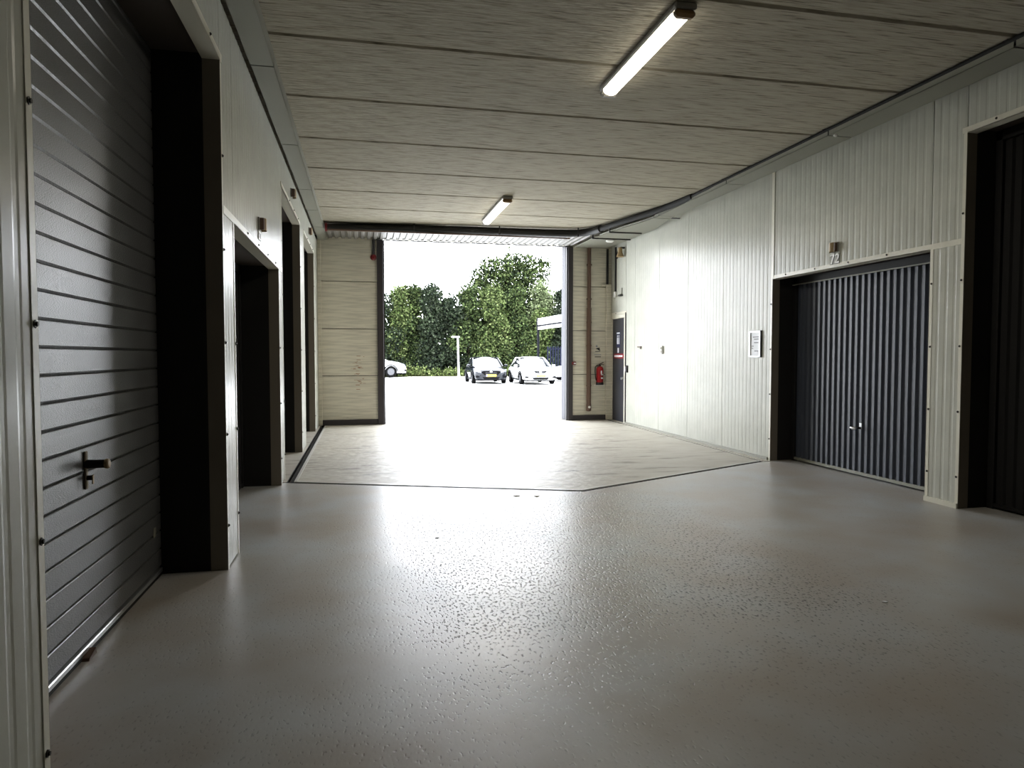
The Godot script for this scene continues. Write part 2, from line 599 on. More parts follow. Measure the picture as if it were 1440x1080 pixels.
func build_left_wall() -> void:
	var w := thing("wall_left", "left wall of white ribbed panels with four dark gateways", "wall", Vector3.ZERO, 0.0, "", "structure")
	side_wall(w, 1.0, LEFT, 3.815, LEFT_OPEN, [-6.66, -9.54, -3.5, -1.2, 0.0, 1.2, 2.4, 3.6, 4.8, 6.0], 0.44)


func build_right_wall() -> void:
	var w := thing("wall_right", "right wall of glossy white ribbed panels", "wall", Vector3.ZERO, 0.0, "", "structure")
	side_wall(w, -1.0, RIGHT, CEIL, RIGHT_OPEN, [-13.35, -12.16, -10.97, -9.78, -1.2, 0.0, 1.2, 2.4, 3.6, 4.8, 6.0], 0.36)
	var g := bx(RIGHT - 0.010, RIGHT, 2.5, CEIL, -8.50, -8.44)
	put(w, "seam_strip", g, M.flashing)
	var base := bx(RIGHT - 0.02, RIGHT, 0.0, 0.035, -13.85, -8.52)
	put(w, "foot_strip", base, M.galvanised)
	put(w, "foot_strip", bx(RIGHT - 0.02, RIGHT, 0.0, 0.05, -5.79, -5.40), M.flashing)


func cross_panel(x0: float, x1: float, y0: float, y1: float) -> Geo:   # end-wall panel with fine level grooves
	var g := Geo.new()
	var n := roundi((y1 - y0) / 0.09)
	var h := (y1 - y0) / n
	for i in n:
		var y := y0 + i * h
		var c := [Vector2(y, -0.0012), Vector2(y + 0.006, 0.0), Vector2(y + h - 0.006, 0.0), Vector2(y + h, -0.0012)]
		for k in 3:
			g.face([Vector3(x0, c[k].x, END + c[k].y), Vector3(x1, c[k].x, END + c[k].y), Vector3(x1, c[k + 1].x, END + c[k + 1].y), Vector3(x0, c[k + 1].x, END + c[k + 1].y)], Vector3(0, 0, 1))
	g.box(Vector3(x0, y0, END - 0.12), Vector3(x1, y1, END - 0.004))
	return g


func build_end_wall() -> void:
	var w := thing("wall_end", "cream panelled end wall round the open gateway", "wall", Vector3.ZERO, 0.0, "", "structure")
	var ys := [0.02, 1.03, 2.015, 3.0, CEIL]
	for i in 4:
		put(w, "panel", cross_panel(LEFT, 0.30, ys[i] + 0.007, ys[i + 1] - 0.007), M.panel_cream)
		put(w, "panel", cross_panel(4.58, RIGHT, ys[i] + 0.007, ys[i + 1] - 0.007), M.panel_cream)
	put(w, "lintel", bx(0.30, 4.58, 3.9, CEIL + 0.2, END - 0.12, END), M.panel_cream)
	put(w, "outer_wall", bx(-1.7, 0.43, -0.1, CEIL + 0.5, END - 0.35, END - 0.121), M.backing)
	put(w, "outer_wall", bx(4.47, 6.4, -0.1, CEIL + 0.5, END - 0.35, END - 0.121), M.backing)
	put(w, "outer_lintel", bx(0.43, 4.47, 3.92, CEIL + 0.5, END - 0.35, END - 0.121), M.backing)
	put(w, "gateway_post", bx(0.30, 0.43, 0.0, 3.868, END - 0.13, END + 0.06, 0.006), M.dark_steel)
	put(w, "gateway_post", bx(4.47, 4.585, 0.0, 3.868, END - 0.13, END + 0.06, 0.006), M.dark_steel)
	put(w, "guide_rail", bx(0.43, 0.455, 0.0, 3.868, END - 0.05, END + 0.02), M.black_plastic)
	put(w, "guide_rail", bx(4.445, 4.47, 0.0, 3.868, END - 0.05, END + 0.02), M.black_plastic)
	put(w, "reveal", bx(4.44, 4.48, 0.0, 3.92, END - 0.36, END - 0.06), M.reveal_grey)
	put(w, "plinth", bx(LEFT + 0.06, 0.30, 0.0, 0.115, END, END + 0.035, 0.006), M.dark_steel)
	put(w, "plinth", bx(4.585, 5.38, 0.0, 0.115, END, END + 0.035, 0.006), M.dark_steel)
	put(w, "corner_strip", bx(LEFT, LEFT + 0.075, 0.0, CEIL, END, END + 0.05, 0.006), M.panel_cream)
	put(w, "corner_post", bx(5.37, 5.49, 0.0, 3.05, END, END + 0.06, 0.006), M.panel_cream)
	var t := put(w, "threshold", bx(0.30, 4.6, -0.05, 0.012, END - 0.36, END - 0.2), M.galvanised)
	t.set_meta("label", "steel strip across the gateway sill")


func build_rear_wall() -> void:
	var w := thing("wall_rear", "plain panelled wall closing the hall behind the viewer", "wall", Vector3.ZERO, 0.0, "", "structure")
	put(w, "panel", bx(-1.7, 6.4, -0.1, CEIL + 0.5, NEAR, NEAR + 0.2), M.panel_cream)


func build_yard() -> void:
	solo("ground", bx(-70, 80, -0.5, -0.015, -140, END - 0.35), M.yard_paving, "bright pale paving of the yard outside the gateway", "ground", Vector3.ZERO, "", "structure")
	solo("verge", slab([Vector2(-40, -48.7), Vector2(60, -48.2), Vector2(60, -75), Vector2(-40, -75)], 0.03, 0.2), M.soil, "strip of bare green soil under the trees beyond the yard", "verge", Vector3.ZERO, "", "structure")


# ------------------------------------------------------------------ trays, pipe and lamps
func tray_section(x0: float, x1: float, y: float, z0: float, z1: float, lip: float) -> Geo:
	var g := bx(x0, x1, y, y + 0.004, z0, z1)
	g.box(Vector3(x0, y, z0), Vector3(x0 + 0.004, y + lip, z1))
	g.box(Vector3(x1 - 0.004, y, z0), Vector3(x1, y + lip, z1))
	return g


func build_trays() -> void:
	var t := thing("cable_tray", "long pale metal cable tray along the top of the left wall", "cable tray", Vector3.ZERO)
	var zs := [END + 0.03, -13.28, -11.78, -10.36, -8.22, -6.06, -3.9, -1.75, 0.4, 2.5, 4.7, NEAR]
	for i in zs.size() - 1:
		var s := put(t, "tray_section", tray_section(LEFT + 0.025, -0.70, 3.84, zs[i] + 0.011, zs[i + 1] - 0.011, 0.118), M.galvanised)
		put(s, "joint_plate", bx(LEFT + 0.03, -0.705, 3.846, 3.852, zs[i + 1] - 0.05, zs[i + 1] + 0.04), M.dark_steel)
	t = thing("cable_tray", "pale metal cable tray along the top of the right wall, curving at the corner", "cable tray", Vector3.ZERO)
	zs = [-11.3, -11.1, -8.86, -6.70, -4.5, -2.3, -0.1, 2.1, 4.3, NEAR]
	for i in zs.size() - 1:
		var s := put(t, "tray_section", tray_section(5.0, 5.30, 3.86, zs[i] + 0.011, zs[i + 1] - 0.011, 0.05), M.galvanised)
		put(s, "joint_plate", bx(5.004, 5.29, 3.867, 3.872, zs[i + 1] - 0.05, zs[i + 1] + 0.04), M.dark_steel)
		put(s, "wall_bracket", bx(5.02, RIGHT if i == 0 else 5.29, 3.872, 3.885, zs[i + 1] - 0.25, zs[i + 1] - 0.21), M.dark_steel)
	put(t, "corner_plate", slab([Vector2(5.0, -11.31), Vector2(4.93, -11.75), Vector2(4.83, -12.2), Vector2(4.74, -12.7), Vector2(4.68, -13.2), Vector2(4.62, -13.3), Vector2(4.60, END + 0.07), Vector2(5.36, END + 0.07), Vector2(5.47, -12.3), Vector2(5.30, -11.31)], 3.866, 0.008), M.galvanised)
	for z in [[-12.7, 4.70, 5.36], [-13.42, 4.60, 5.42]]:
		put(t, "bracket", bx(z[1], z[2], 3.835, 3.857, z[0] - 0.012, z[0] + 0.012), M.dark_steel)
		put(t, "hanger", bx(z[1] - 0.012, z[1] + 0.012, 3.84, CEIL, z[0] - 0.012, z[0] + 0.012), M.dark_steel)
	var lipg := Geo.new()
	lipg.tube([Vector3(5.0, 3.885, -11.3), Vector3(4.93, 3.885, -11.75), Vector3(4.83, 3.885, -12.2), Vector3(4.74, 3.885, -12.7), Vector3(4.68, 3.885, -13.2)], 0.012, 6)
	put(t, "corner_lip", lipg, M.galvanised)

	var p := thing("black_pipe", "thick black pipe under the ceiling above the gateway, bending at the right corner", "pipe")
	var curve := [Vector3(-0.66, 3.87, -13.40), Vector3(0.5, 3.87, -13.33), Vector3(1.75, 3.87, -13.22), Vector3(2.9, 3.87, -13.18), Vector3(3.7, 3.87, -13.14), Vector3(4.15, 3.87, -13.06), Vector3(4.36, 3.875, -12.86), Vector3(4.47, 3.88, -12.55), Vector3(4.55, 3.885, -12.15), Vector3(4.66, 3.89, -11.7), Vector3(4.81, 3.90, -11.2), Vector3(4.95, 3.915, -10.6), Vector3(5.02, 3.922, -9.9)]
	var c3 := Curve3D.new()
	for i in curve.size():
		var d: Vector3 = (curve[mini(i + 1, curve.size() - 1)] - curve[maxi(i - 1, 0)]) / 6.0
		c3.add_point(curve[i], -d, d)
	var fine := []
	for i in 61:
		fine.append(c3.sample_baked(c3.get_baked_length() * i / 60.0))
	put(p, "pipe_run", Geo.new().tube(fine.slice(0, 41), 0.072, 14), M.black_plastic)
	put(p, "bend", Geo.new().tube(fine.slice(40), 0.052, 12), M.rubber)
	var cb := thing("black_cable", "black cable running on above the inner edge of the right cable tray", "cable")
	put(cb, "straight_run", Geo.new().tube([fine[60], Vector3(5.03, 3.922, -9.2), Vector3(5.03, 3.922, NEAR - 0.1)], 0.034, 10), M.rubber)
	for z in [-9.0, -6.8, -4.6, -2.4]:
		put(cb, "clip", bx(5.015, 5.045, 3.95, CEIL, z - 0.02, z + 0.02), M.dark_steel)
	put(p, "end_flange", Geo.new().rod(Vector3(-0.675, 3.87, -13.40), Vector3(-0.635, 3.87, -13.40), 0.083, -1, 14), M.dark_red)
	put(p, "bottom_rail", bx(-0.62, 4.05, 3.775, 3.80, -13.24, -13.20), M.brown_pipe)
	for x in [[0.97, -13.29], [2.6, -13.19], [4.15, -13.06]]:
		put(p, "hanger", bx(x[0] - 0.012, x[0] + 0.012, 3.79, CEIL, x[1] + 0.073, x[1] + 0.085), M.dark_steel)

	var s := thing("ribbed_soffit", "white ribbed sheet ceiling between the black pipe and the gateway", "soffit")
	var pts := PackedVector2Array()
	var x := LEFT + 0.24
	pts.append(Vector2(x, 0.05))
	while x < 4.5:
		pts.append_array([Vector2(x, 0.0), Vector2(x + 0.055, 0.0), Vector2(x + 0.07, 0.03), Vector2(x + 0.115, 0.03)])
		x += 0.13
	pts.append(Vector2(x, 0.0))
	pts.append(Vector2(x, 0.05))
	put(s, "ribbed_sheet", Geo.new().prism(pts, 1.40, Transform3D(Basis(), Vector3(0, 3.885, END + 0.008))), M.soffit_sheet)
	put(s, "edge_trim", bx(0.45, 4.45, 3.870, 3.884, END + 0.002, END + 0.03), M.dark_steel)


func lamp(label: String, x: float, z0: float, z1: float) -> void:
	var mid := (z0 + z1) / 2.0
	var l := thing("ceiling_lamp", label, "lamp", Vector3(x, CEIL, mid), 0.0, "fluorescent ceiling lamps")
	var h := absf(z1 - z0) / 2.0
	put(l, "housing", bx(-0.085, 0.085, -0.05, 0.0, -h, h, 0.012), M.lamp_body)
	var cover := PackedVector2Array()
	for k in 13:
		var a := PI * k / 12.0
		cover.append(Vector2(-cos(a) * 0.07, -0.05 - sin(a) * 0.05))
	put(l, "glowing_cover", Geo.new().prism(cover, 2.0 * h - 0.16, Transform3D(Basis(), Vector3(0, 0, -h + 0.07))), M.lamp_glow)
	for s in [-1.0, 1.0]:
		var e: float = s * h
		put(l, "end_cap", bx(-0.078, 0.078, -0.105, -0.045, minf(e, e - s * 0.07), maxf(e, e - s * 0.07), 0.02), M.lamp_cap if s > 0 else M.lamp_body)
	var a := AreaLight3D.new()
	a.name = "lamp_light"
	a.area_size = Vector2(0.12, 2.0 * h - 0.2)
	a.light_color = Color(1.0, 0.96, 0.88)
	a.light_energy = 3.0
	a.shadow_enabled = true
	a.set("area_range", 30.0)
	a.rotation_degrees = Vector3(-90, 0, 0)
	a.position = Vector3(0, -0.108, 0)
	l.add_child(a)


func build_lamps() -> void:
	lamp("long fluorescent ceiling lamp nearer the viewer, cut by the top of the photo", 2.26, -6.18, -4.58)
	lamp("fluorescent ceiling lamp in front of the open gateway", 2.24, -12.55, -10.62)


# ------------------------------------------------------------------ gates and fittings
func ribbed_gate(sgn: float, x: float, o: Array, mat: Material, called: String, label: String, with_handle: bool) -> void:
	# an up-and-over gate of upright ribs set back in its opening; sgn: the way its face looks
	var g := thing(called, label, "garage door", Vector3.ZERO, 0.0, "", "structure")
	var z0: float = o[0] + 0.01
	var z1: float = o[1] - 0.01
	var top: float = o[2] + 0.02
	var fr := [[z0, z0 + 0.07, 0.0, top], [z1 - 0.07, z1, 0.0, top], [z0, z1, top - 0.09, top]]
	for f in fr:
		put(g, "frame" if f[1] - f[0] < 0.5 else "frame_head", bx(minf(x + sgn * 0.03, x - sgn * 0.03), maxf(x + sgn * 0.03, x - sgn * 0.03), f[2], f[3], f[0], f[1], 0.004), M.gate_dark)  # near-black frame colour carries the shade under the gate head
	var leaf := Geo.new()
	var a := z0 + 0.075
	var b := z1 - 0.075
	var n := roundi((b - a) / 0.1)
	var w := (b - a) / n
	var pts := []
	for i in n:
		var s := a + i * w
		pts.append_array([Vector2(s, 0.0), Vector2(s + w * 0.30, 0.0), Vector2(s + w * 0.45, 0.022), Vector2(s + w * 0.85, 0.022)])
	pts.append(Vector2(b, 0.0))
	for i in pts.size() - 1:
		var p: Vector2 = pts[i]
		var q: Vector2 = pts[i + 1]
		leaf.face([Vector3(x + sgn * p.y, 0.05, p.x), Vector3(x + sgn * q.y, 0.05, q.x), Vector3(x + sgn * q.y, top - 0.1, q.x), Vector3(x + sgn * p.y, top - 0.1, p.x)], Vector3(sgn, 0, 0.0))
	leaf.box(Vector3(x - sgn * 0.02, 0.05, a), Vector3(x - sgn * 0.001, top - 0.1, b))
	put(g, "ribbed_leaf", leaf, mat)
	if with_handle:
		put(g, "head_rail", bx(minf(x + sgn * 0.03, x + sgn * 0.045), maxf(x + sgn * 0.03, x + sgn * 0.045), top - 0.105, top - 0.09, z0, z1), M.galvanised)
	put(g, "bottom_rail", bx(minf(x - sgn * 0.02, x + sgn * 0.028), maxf(x - sgn * 0.02, x + sgn * 0.028), 0.02, 0.055, a, b), M.galvanised if with_handle else mat)
	if with_handle:
		var h := put(g, "handle", Geo.new().rod(Vector3(0, 0, 0), Vector3(sgn * 0.075, 0, 0), 0.014), M.black_plastic, Vector3(x + sgn * 0.02, 0.585, -7.11))
		put(h, "lever", Geo.new().lathe([Vector2(0, -0.05), Vector2(0.014, -0.048), Vector2(0.02, -0.02), Vector2(0.02, 0.02), Vector2(0.014, 0.048), Vector2(0, 0.05)], Transform3D(Basis(Vector3(0, 1, 0), Vector3(0, 0, 1), Vector3(1, 0, 0)), Vector3(sgn * 0.08, 0, -0.02)), 12), M.chrome)
		put(h, "lock_plate", bx(-0.004, 0.004, -0.01, 0.06, -0.02, 0.02, 0.002), M.aluminium)


func build_left_details() -> void:
	# the tall slatted gate nearest the camera
	var g := thing("door_1", "tall grey sectional gate of level grained slats set back in the left wall, nearest the viewer", "garage door", Vector3.ZERO, 0.0, "", "structure")
	var y := 0.055
	var k := 0
	while y < 3.4:
		var top := minf(y + 0.1185, 3.42)
		var s := Geo.new()
		var sec := PackedVector2Array([Vector2(-0.05, y), Vector2(-0.011, y), Vector2(0.0, y + 0.013), Vector2(0.0, top - 0.004), Vector2(-0.003, top - 0.0008), Vector2(-0.05, top - 0.0008)])
		s.prism(sec, 2.675, Transform3D(Basis(), Vector3(-1.32, 0, -4.885)))
		put(g, "slat", s, M.gate_slat)
		y += 0.119
		k += 1
	put(g, "sheet_behind", bx(-1.40, -1.372, 0.02, 3.42, -4.885, -2.21), M.gate_dark)
	put(g, "bottom_rail", bx(-1.37, -1.312, 0.022, 0.05, -4.885, -2.21, 0.004), M.aluminium)
	put(g, "rubber_seal", bx(-1.36, -1.318, 0.0, 0.024, -4.885, -2.21), M.rubber)
	var lock := put(g, "lock_plate", bx(-0.004, 0.006, -0.10, 0.085, -0.016, 0.016, 0.004), M.mark, Vector3(-1.316, 0.905, -3.655))
	put(lock, "handle_stem", Geo.new().rod(Vector3(0.0, 0.022, 0), Vector3(0.085, 0.022, 0.0), 0.022, 0.020, 14), M.black_plastic)
	put(lock, "handle_cap", Geo.new().lathe([Vector2(0.021, 0), Vector2(0.024, 0.004), Vector2(0.024, 0.016), Vector2(0.018, 0.021), Vector2(0, 0.022)], Transform3D(Basis(Vector3(0, -1, 0), Vector3(1, 0, 0), Vector3(0, 0, 1)), Vector3(0.085, 0.022, 0)), 14), M.brass_plastic)
	put(lock, "key_cylinder", Geo.new().rod(Vector3(0.0, -0.045, 0), Vector3(0.03, -0.045, 0), 0.012, -1, 12), M.black_plastic)
	put(lock, "key_ring", bx(0.028, 0.034, -0.075, -0.03, -0.008, 0.008, 0.002), M.brass_plastic)
	put(g, "maker_tag", bx(-1.321, -1.317, 0.285, 0.345, -4.77, -4.715, 0.001), M.galvanised)
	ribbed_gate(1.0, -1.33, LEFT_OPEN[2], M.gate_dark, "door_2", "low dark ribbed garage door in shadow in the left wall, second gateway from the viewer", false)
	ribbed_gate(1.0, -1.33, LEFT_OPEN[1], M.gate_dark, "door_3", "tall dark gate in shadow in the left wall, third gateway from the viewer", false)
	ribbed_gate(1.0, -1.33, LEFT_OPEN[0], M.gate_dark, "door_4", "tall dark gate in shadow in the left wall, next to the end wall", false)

	# small lamps and numbers over the left gateways
	var where := [["brown wall lamp above the low dark garage door in the left wall", 2.635, -6.58, 0.11], ["brown wall lamp above the third gateway of the left wall", 3.585, -9.51, 0.10], ["brown wall lamp above the last gateway of the left wall, beside the end wall", 3.62, -12.5, 0.10]]
	for w in where:
		wall_lamp(w[0], Vector3(LEFT + 0.004, w[1], w[2]), 1.0)
	var pl := thing("number_plate", "small pale number plate under the brown lamp above the low left garage door", "sign", Vector3(LEFT + 0.005, 2.535, -6.58))
	put(pl, "plate", bx(0.0, 0.004, -0.042, 0.042, -0.075, 0.075, 0.001), M.white_plastic)
	put(pl, "scratched_print", bx(0.004, 0.0048, -0.022, 0.022, -0.05, -0.01), M.grey_print)
	put(pl, "scratched_print", bx(0.004, 0.0048, -0.022, 0.022, 0.012, 0.05), M.grey_print)


func wall_lamp(label: String, at: Vector3, sgn: float) -> void:
	var l := thing("wall_lamp", label, "wall lamp", at)
	put(l, "back_plate", bx(minf(0, sgn * 0.012), maxf(0, sgn * 0.012), -0.06, 0.06, -0.062, 0.062, 0.004), M.lamp_body)
	put(l, "shell", Geo.new().lathe([Vector2(0.05, -0.055), Vector2(0.05, 0.05), Vector2(0.045, 0.057), Vector2(0, 0.057)], Transform3D(Basis(), Vector3(sgn * 0.014, 0, -0.012)), 14), M.brass_plastic)
	put(l, "side_shade", bx(minf(sgn * 0.01, sgn * 0.05), maxf(sgn * 0.01, sgn * 0.05), -0.052, 0.052, 0.034, 0.058, 0.006), M.brown_pipe)


func build_right_details() -> void:
	ribbed_gate(-1.0, 5.84, RIGHT_OPEN[1], M.gate_blue, "door_5", "blue-grey ribbed garage door under the number 72 in the right wall", true)
	ribbed_gate(-1.0, 5.84, RIGHT_OPEN[2], M.gate_dark, "door_6", "tall black gateway at the right edge of the photo", false)
	wall_lamp("brown and cream wall lamp above the number 72", Vector3(RIGHT - 0.004, 2.735, -7.2), -1.0)
	var n := thing("number_plate", "small plate with the number 72 above the blue-grey garage door", "sign", Vector3(RIGHT - 0.005, 2.60, -7.2))
	put(n, "plate", bx(-0.004, 0.0, -0.062, 0.062, -0.085, 0.085, 0.001), M.galvanised)
	var tm := TextMesh.new()
	tm.text = "72"
	var sf := SystemFont.new()
	sf.font_names = PackedStringArray(["Droid Sans"])
	sf.font_weight = 700
	tm.font = sf
	tm.font_size = 64
	tm.pixel_size = 0.0024
	tm.depth = 0.004
	var num := put(n, "digits", tm, M.white_plastic, Vector3(-0.0065, 0, 0))
	num.rotation.y = -PI / 2
	var tm2: TextMesh = tm.duplicate()
	tm2.depth = 0.002
	var shade := put(n, "digit_shadow", tm2, M.black_print, Vector3(-0.0046, -0.006, 0.007))
	shade.rotation.y = -PI / 2

	# the dark service door
	var d := thing("door_7", "narrow dark service door with a pictogram and a red strip, in the far right corner", "door", Vector3.ZERO, 0.0, "", "structure")
	put(d, "leaf", bx(5.515, 5.56, 0.01, 2.27, -14.66, -13.93, 0.004), M.door_leaf)
	put(d, "frame", bx(5.49, 5.60, 0.0, 2.36, -13.93, -13.855, 0.005), M.flashing)
	put(d, "frame", bx(5.49, 5.60, 0.0, 2.36, -14.715, -14.66, 0.005), M.panel_cream)
	put(d, "frame", bx(5.49, 5.60, 2.275, 2.36, -14.66, -13.93, 0.005), M.flashing)
	put(d, "shadow_strip", bx(5.484, 5.4995, 0.0, 2.38, -13.853, -13.815), M.rubber)  # solid dark strip standing in for the shade beside the frame
	put(d, "knob", Geo.new().rod(Vector3(5.515, 0.96, -14.02), Vector3(5.46, 0.96, -14.02), 0.03, 0.026, 14), M.aluminium)
	var sg := put(d, "pictogram", bx(0, 0.003, -0.17, 0.17, -0.11, 0.11, 0.001), M.blue_sign, Vector3(5.512, 1.81, -14.32), "dark blue pictogram of two pale figures")
	put(sg, "header", bx(-0.002, 0.0, 0.125, 0.155, -0.09, 0.09), M.paper)
	for s in [-1, 1]:
		put(sg, "figure", Geo.new().box(Vector3(-0.002, -0.10, s * 0.042 - 0.026), Vector3(0, 0.045, s * 0.042 + 0.026), 0.0).rod(Vector3(0.0, 0.075, s * 0.042), Vector3(-0.002, 0.075, s * 0.042), 0.022, -1, 12), M.paper)
	put(d, "arrow", Geo.new().box(Vector3(5.509, 1.52, -14.35), Vector3(5.513, 1.625, -14.28)), M.paper)
	var rs := put(d, "red_strip", bx(0, 0.003, -0.055, 0.055, -0.28, 0.30, 0.001), M.red_sign, Vector3(5.512, 1.445, -14.30), "red strip with pale lettering")
	for k in 8:
		put(rs, "letter_block", bx(-0.002, 0.0, -0.022, 0.022, -0.24 + k * 0.062, -0.195 + k * 0.062), M.paper)

	# latch box beside it, bracket, switch and framed notice
	var b := thing("latch_box", "small black latch on the right wall beside the dark service door", "latch", Vector3(RIGHT, 1.17, -13.74))
	put(b, "case", bx(-0.035, 0.0, -0.075, 0.075, -0.045, 0.045, 0.008), M.black_plastic)
	put(b, "strike_plate", bx(-0.025, 0.0, -0.05, 0.05, -0.085, -0.05, 0.003), M.white_plastic)
	b = thing("wall_hook", "small dark bent hook on the white right wall near the light switch", "hook", Vector3(RIGHT, 1.63, -13.05))
	put(b, "arm", bx(-0.03, 0.0, -0.008, 0.012, -0.10, 0.07, 0.004), M.brown_pipe)
	put(b, "tip", bx(-0.03, -0.012, -0.045, -0.006, 0.045, 0.07, 0.004), M.brown_pipe)
	b = thing("light_switch", "white light switch alone on the right wall", "switch", Vector3(RIGHT, 1.56, -11.99))
	put(b, "case", bx(-0.035, 0.0, -0.075, 0.075, -0.04, 0.04, 0.008), M.white_plastic)
	put(b, "rocker", bx(-0.042, -0.034, 0.01, 0.055, -0.022, 0.022, 0.004), M.galvanised)
	put(b, "rocker", bx(-0.042, -0.034, -0.055, -0.01, -0.022, 0.022, 0.004), M.galvanised)
	b = thing("notice_frame", "framed notice hanging on the right wall beside the garage door", "notice", Vector3(RIGHT, 1.618, -8.86))
	for s in [-1, 1]:
		put(b, "frame_bar", bx(-0.026, 0.0, -0.185, 0.185, s * 0.128 - 0.011, s * 0.128 + 0.011, 0.004), M.aluminium)
		put(b, "frame_bar", bx(-0.026, 0.0, s * 0.176 - 0.012, s * 0.176 + 0.012, -0.117, 0.117, 0.004), M.aluminium)
	put(b, "sheet", bx(-0.012, -0.004, -0.166, 0.166, -0.118, 0.118), M.paper)
	for r in [[0.10, -0.06, 0.09], [0.07, -0.03, 0.09], [0.02, -0.03, 0.08], [-0.03, -0.09, -0.04], [-0.06, -0.09, -0.05], [-0.10, -0.02, 0.08]]:
		put(b, "print_line", bx(-0.0128, -0.012, r[0] - 0.007, r[0] + 0.007, r[1], r[2]), M.grey_print)
	put(b, "edge_shadow_strip", bx(-0.024, 0.0, -0.19, 0.19, 0.14, 0.152), M.black_plastic)

	# conduits, bell and sensor in the corner
	b = thing("conduit", "black conduit dropping down the right wall to a white socket near the corner", "conduit", Vector3(RIGHT - 0.022, 0, -14.42))
	put(b, "tube", Geo.new().rod(Vector3(0, 2.86, 0), Vector3(0, 3.85, 0), 0.022), M.black_plastic)
	put(b, "socket", bx(-0.03, 0.02, 2.74, 2.87, -0.045, 0.045, 0.01), M.white_plastic)
	b = thing("conduit", "short black conduit above the cream corner post by the service door", "conduit", Vector3(5.40, 0, END + 0.03))
	put(b, "tube", Geo.new().rod(Vector3(0, 3.05, 0), Vector3(0, 3.85, 0), 0.026), M.black_plastic)
	put(b, "ledge", bx(-0.15, 0.06, 3.03, 3.055, -0.02, 0.05, 0.004), M.panel_cream)
	b = thing("siren", "brown horn siren on the right wall below the cable tray corner", "siren", Vector3(RIGHT, 3.66, -13.95))
	put(b, "horn", Geo.new().lathe([Vector2(0.03, 0.11), Vector2(0.045, 0.10), Vector2(0.05, 0.0), Vector2(0.085, -0.09), Vector2(0.075, -0.09), Vector2(0.0, -0.02)], Transform3D(Basis(), Vector3(-0.10, 0, 0)), 14), M.brass_plastic)
	put(b, "bracket", bx(-0.10, 0.0, 0.09, 0.12, -0.03, 0.03, 0.004), M.dark_steel)
	put(b, "cable_loop", Geo.new().tube([Vector3(-0.10, 0.02, -0.08), Vector3(-0.08, 0.06, -0.16), Vector3(-0.06, 0.03, -0.26), Vector3(-0.04, -0.07, -0.34), Vector3(-0.02, -0.06, -0.42)], 0.016, 6), M.black_plastic)
	b = thing("sensor", "small grey wedge sensor beside the white socket on the right wall", "sensor", Vector3(RIGHT, 2.79, -14.08))
	put(b, "arm", bx(-0.02, 0.0, -0.02, 0.13, 0.0, 0.03, 0.004), M.galvanised)
	put(b, "head", Geo.new().box(Vector3(-0.07, -0.05, -0.08), Vector3(0.0, -0.01, 0.06), 0.012), M.black_plastic)
	b = thing("smoke_detector", "small white disc detector under the cable tray corner", "detector", Vector3(5.06, 3.858, -13.66))
	put(b, "disc", Geo.new().lathe([Vector2(0.085, 0.0), Vector2(0.085, -0.018), Vector2(0.06, -0.035), Vector2(0, -0.037)], Transform3D(), 18), M.white_plastic)
	b = thing("screw_cap", "tiny bright cap under the cable tray along the right wall", "cap", Vector3(5.06, 3.86, -6.66))
	put(b, "cap", Geo.new().lathe([Vector2(0.022, 0.0), Vector2(0.022, -0.012), Vector2(0.012, -0.02), Vector2(0, -0.02)], Transform3D(), 10), M.white_plastic)


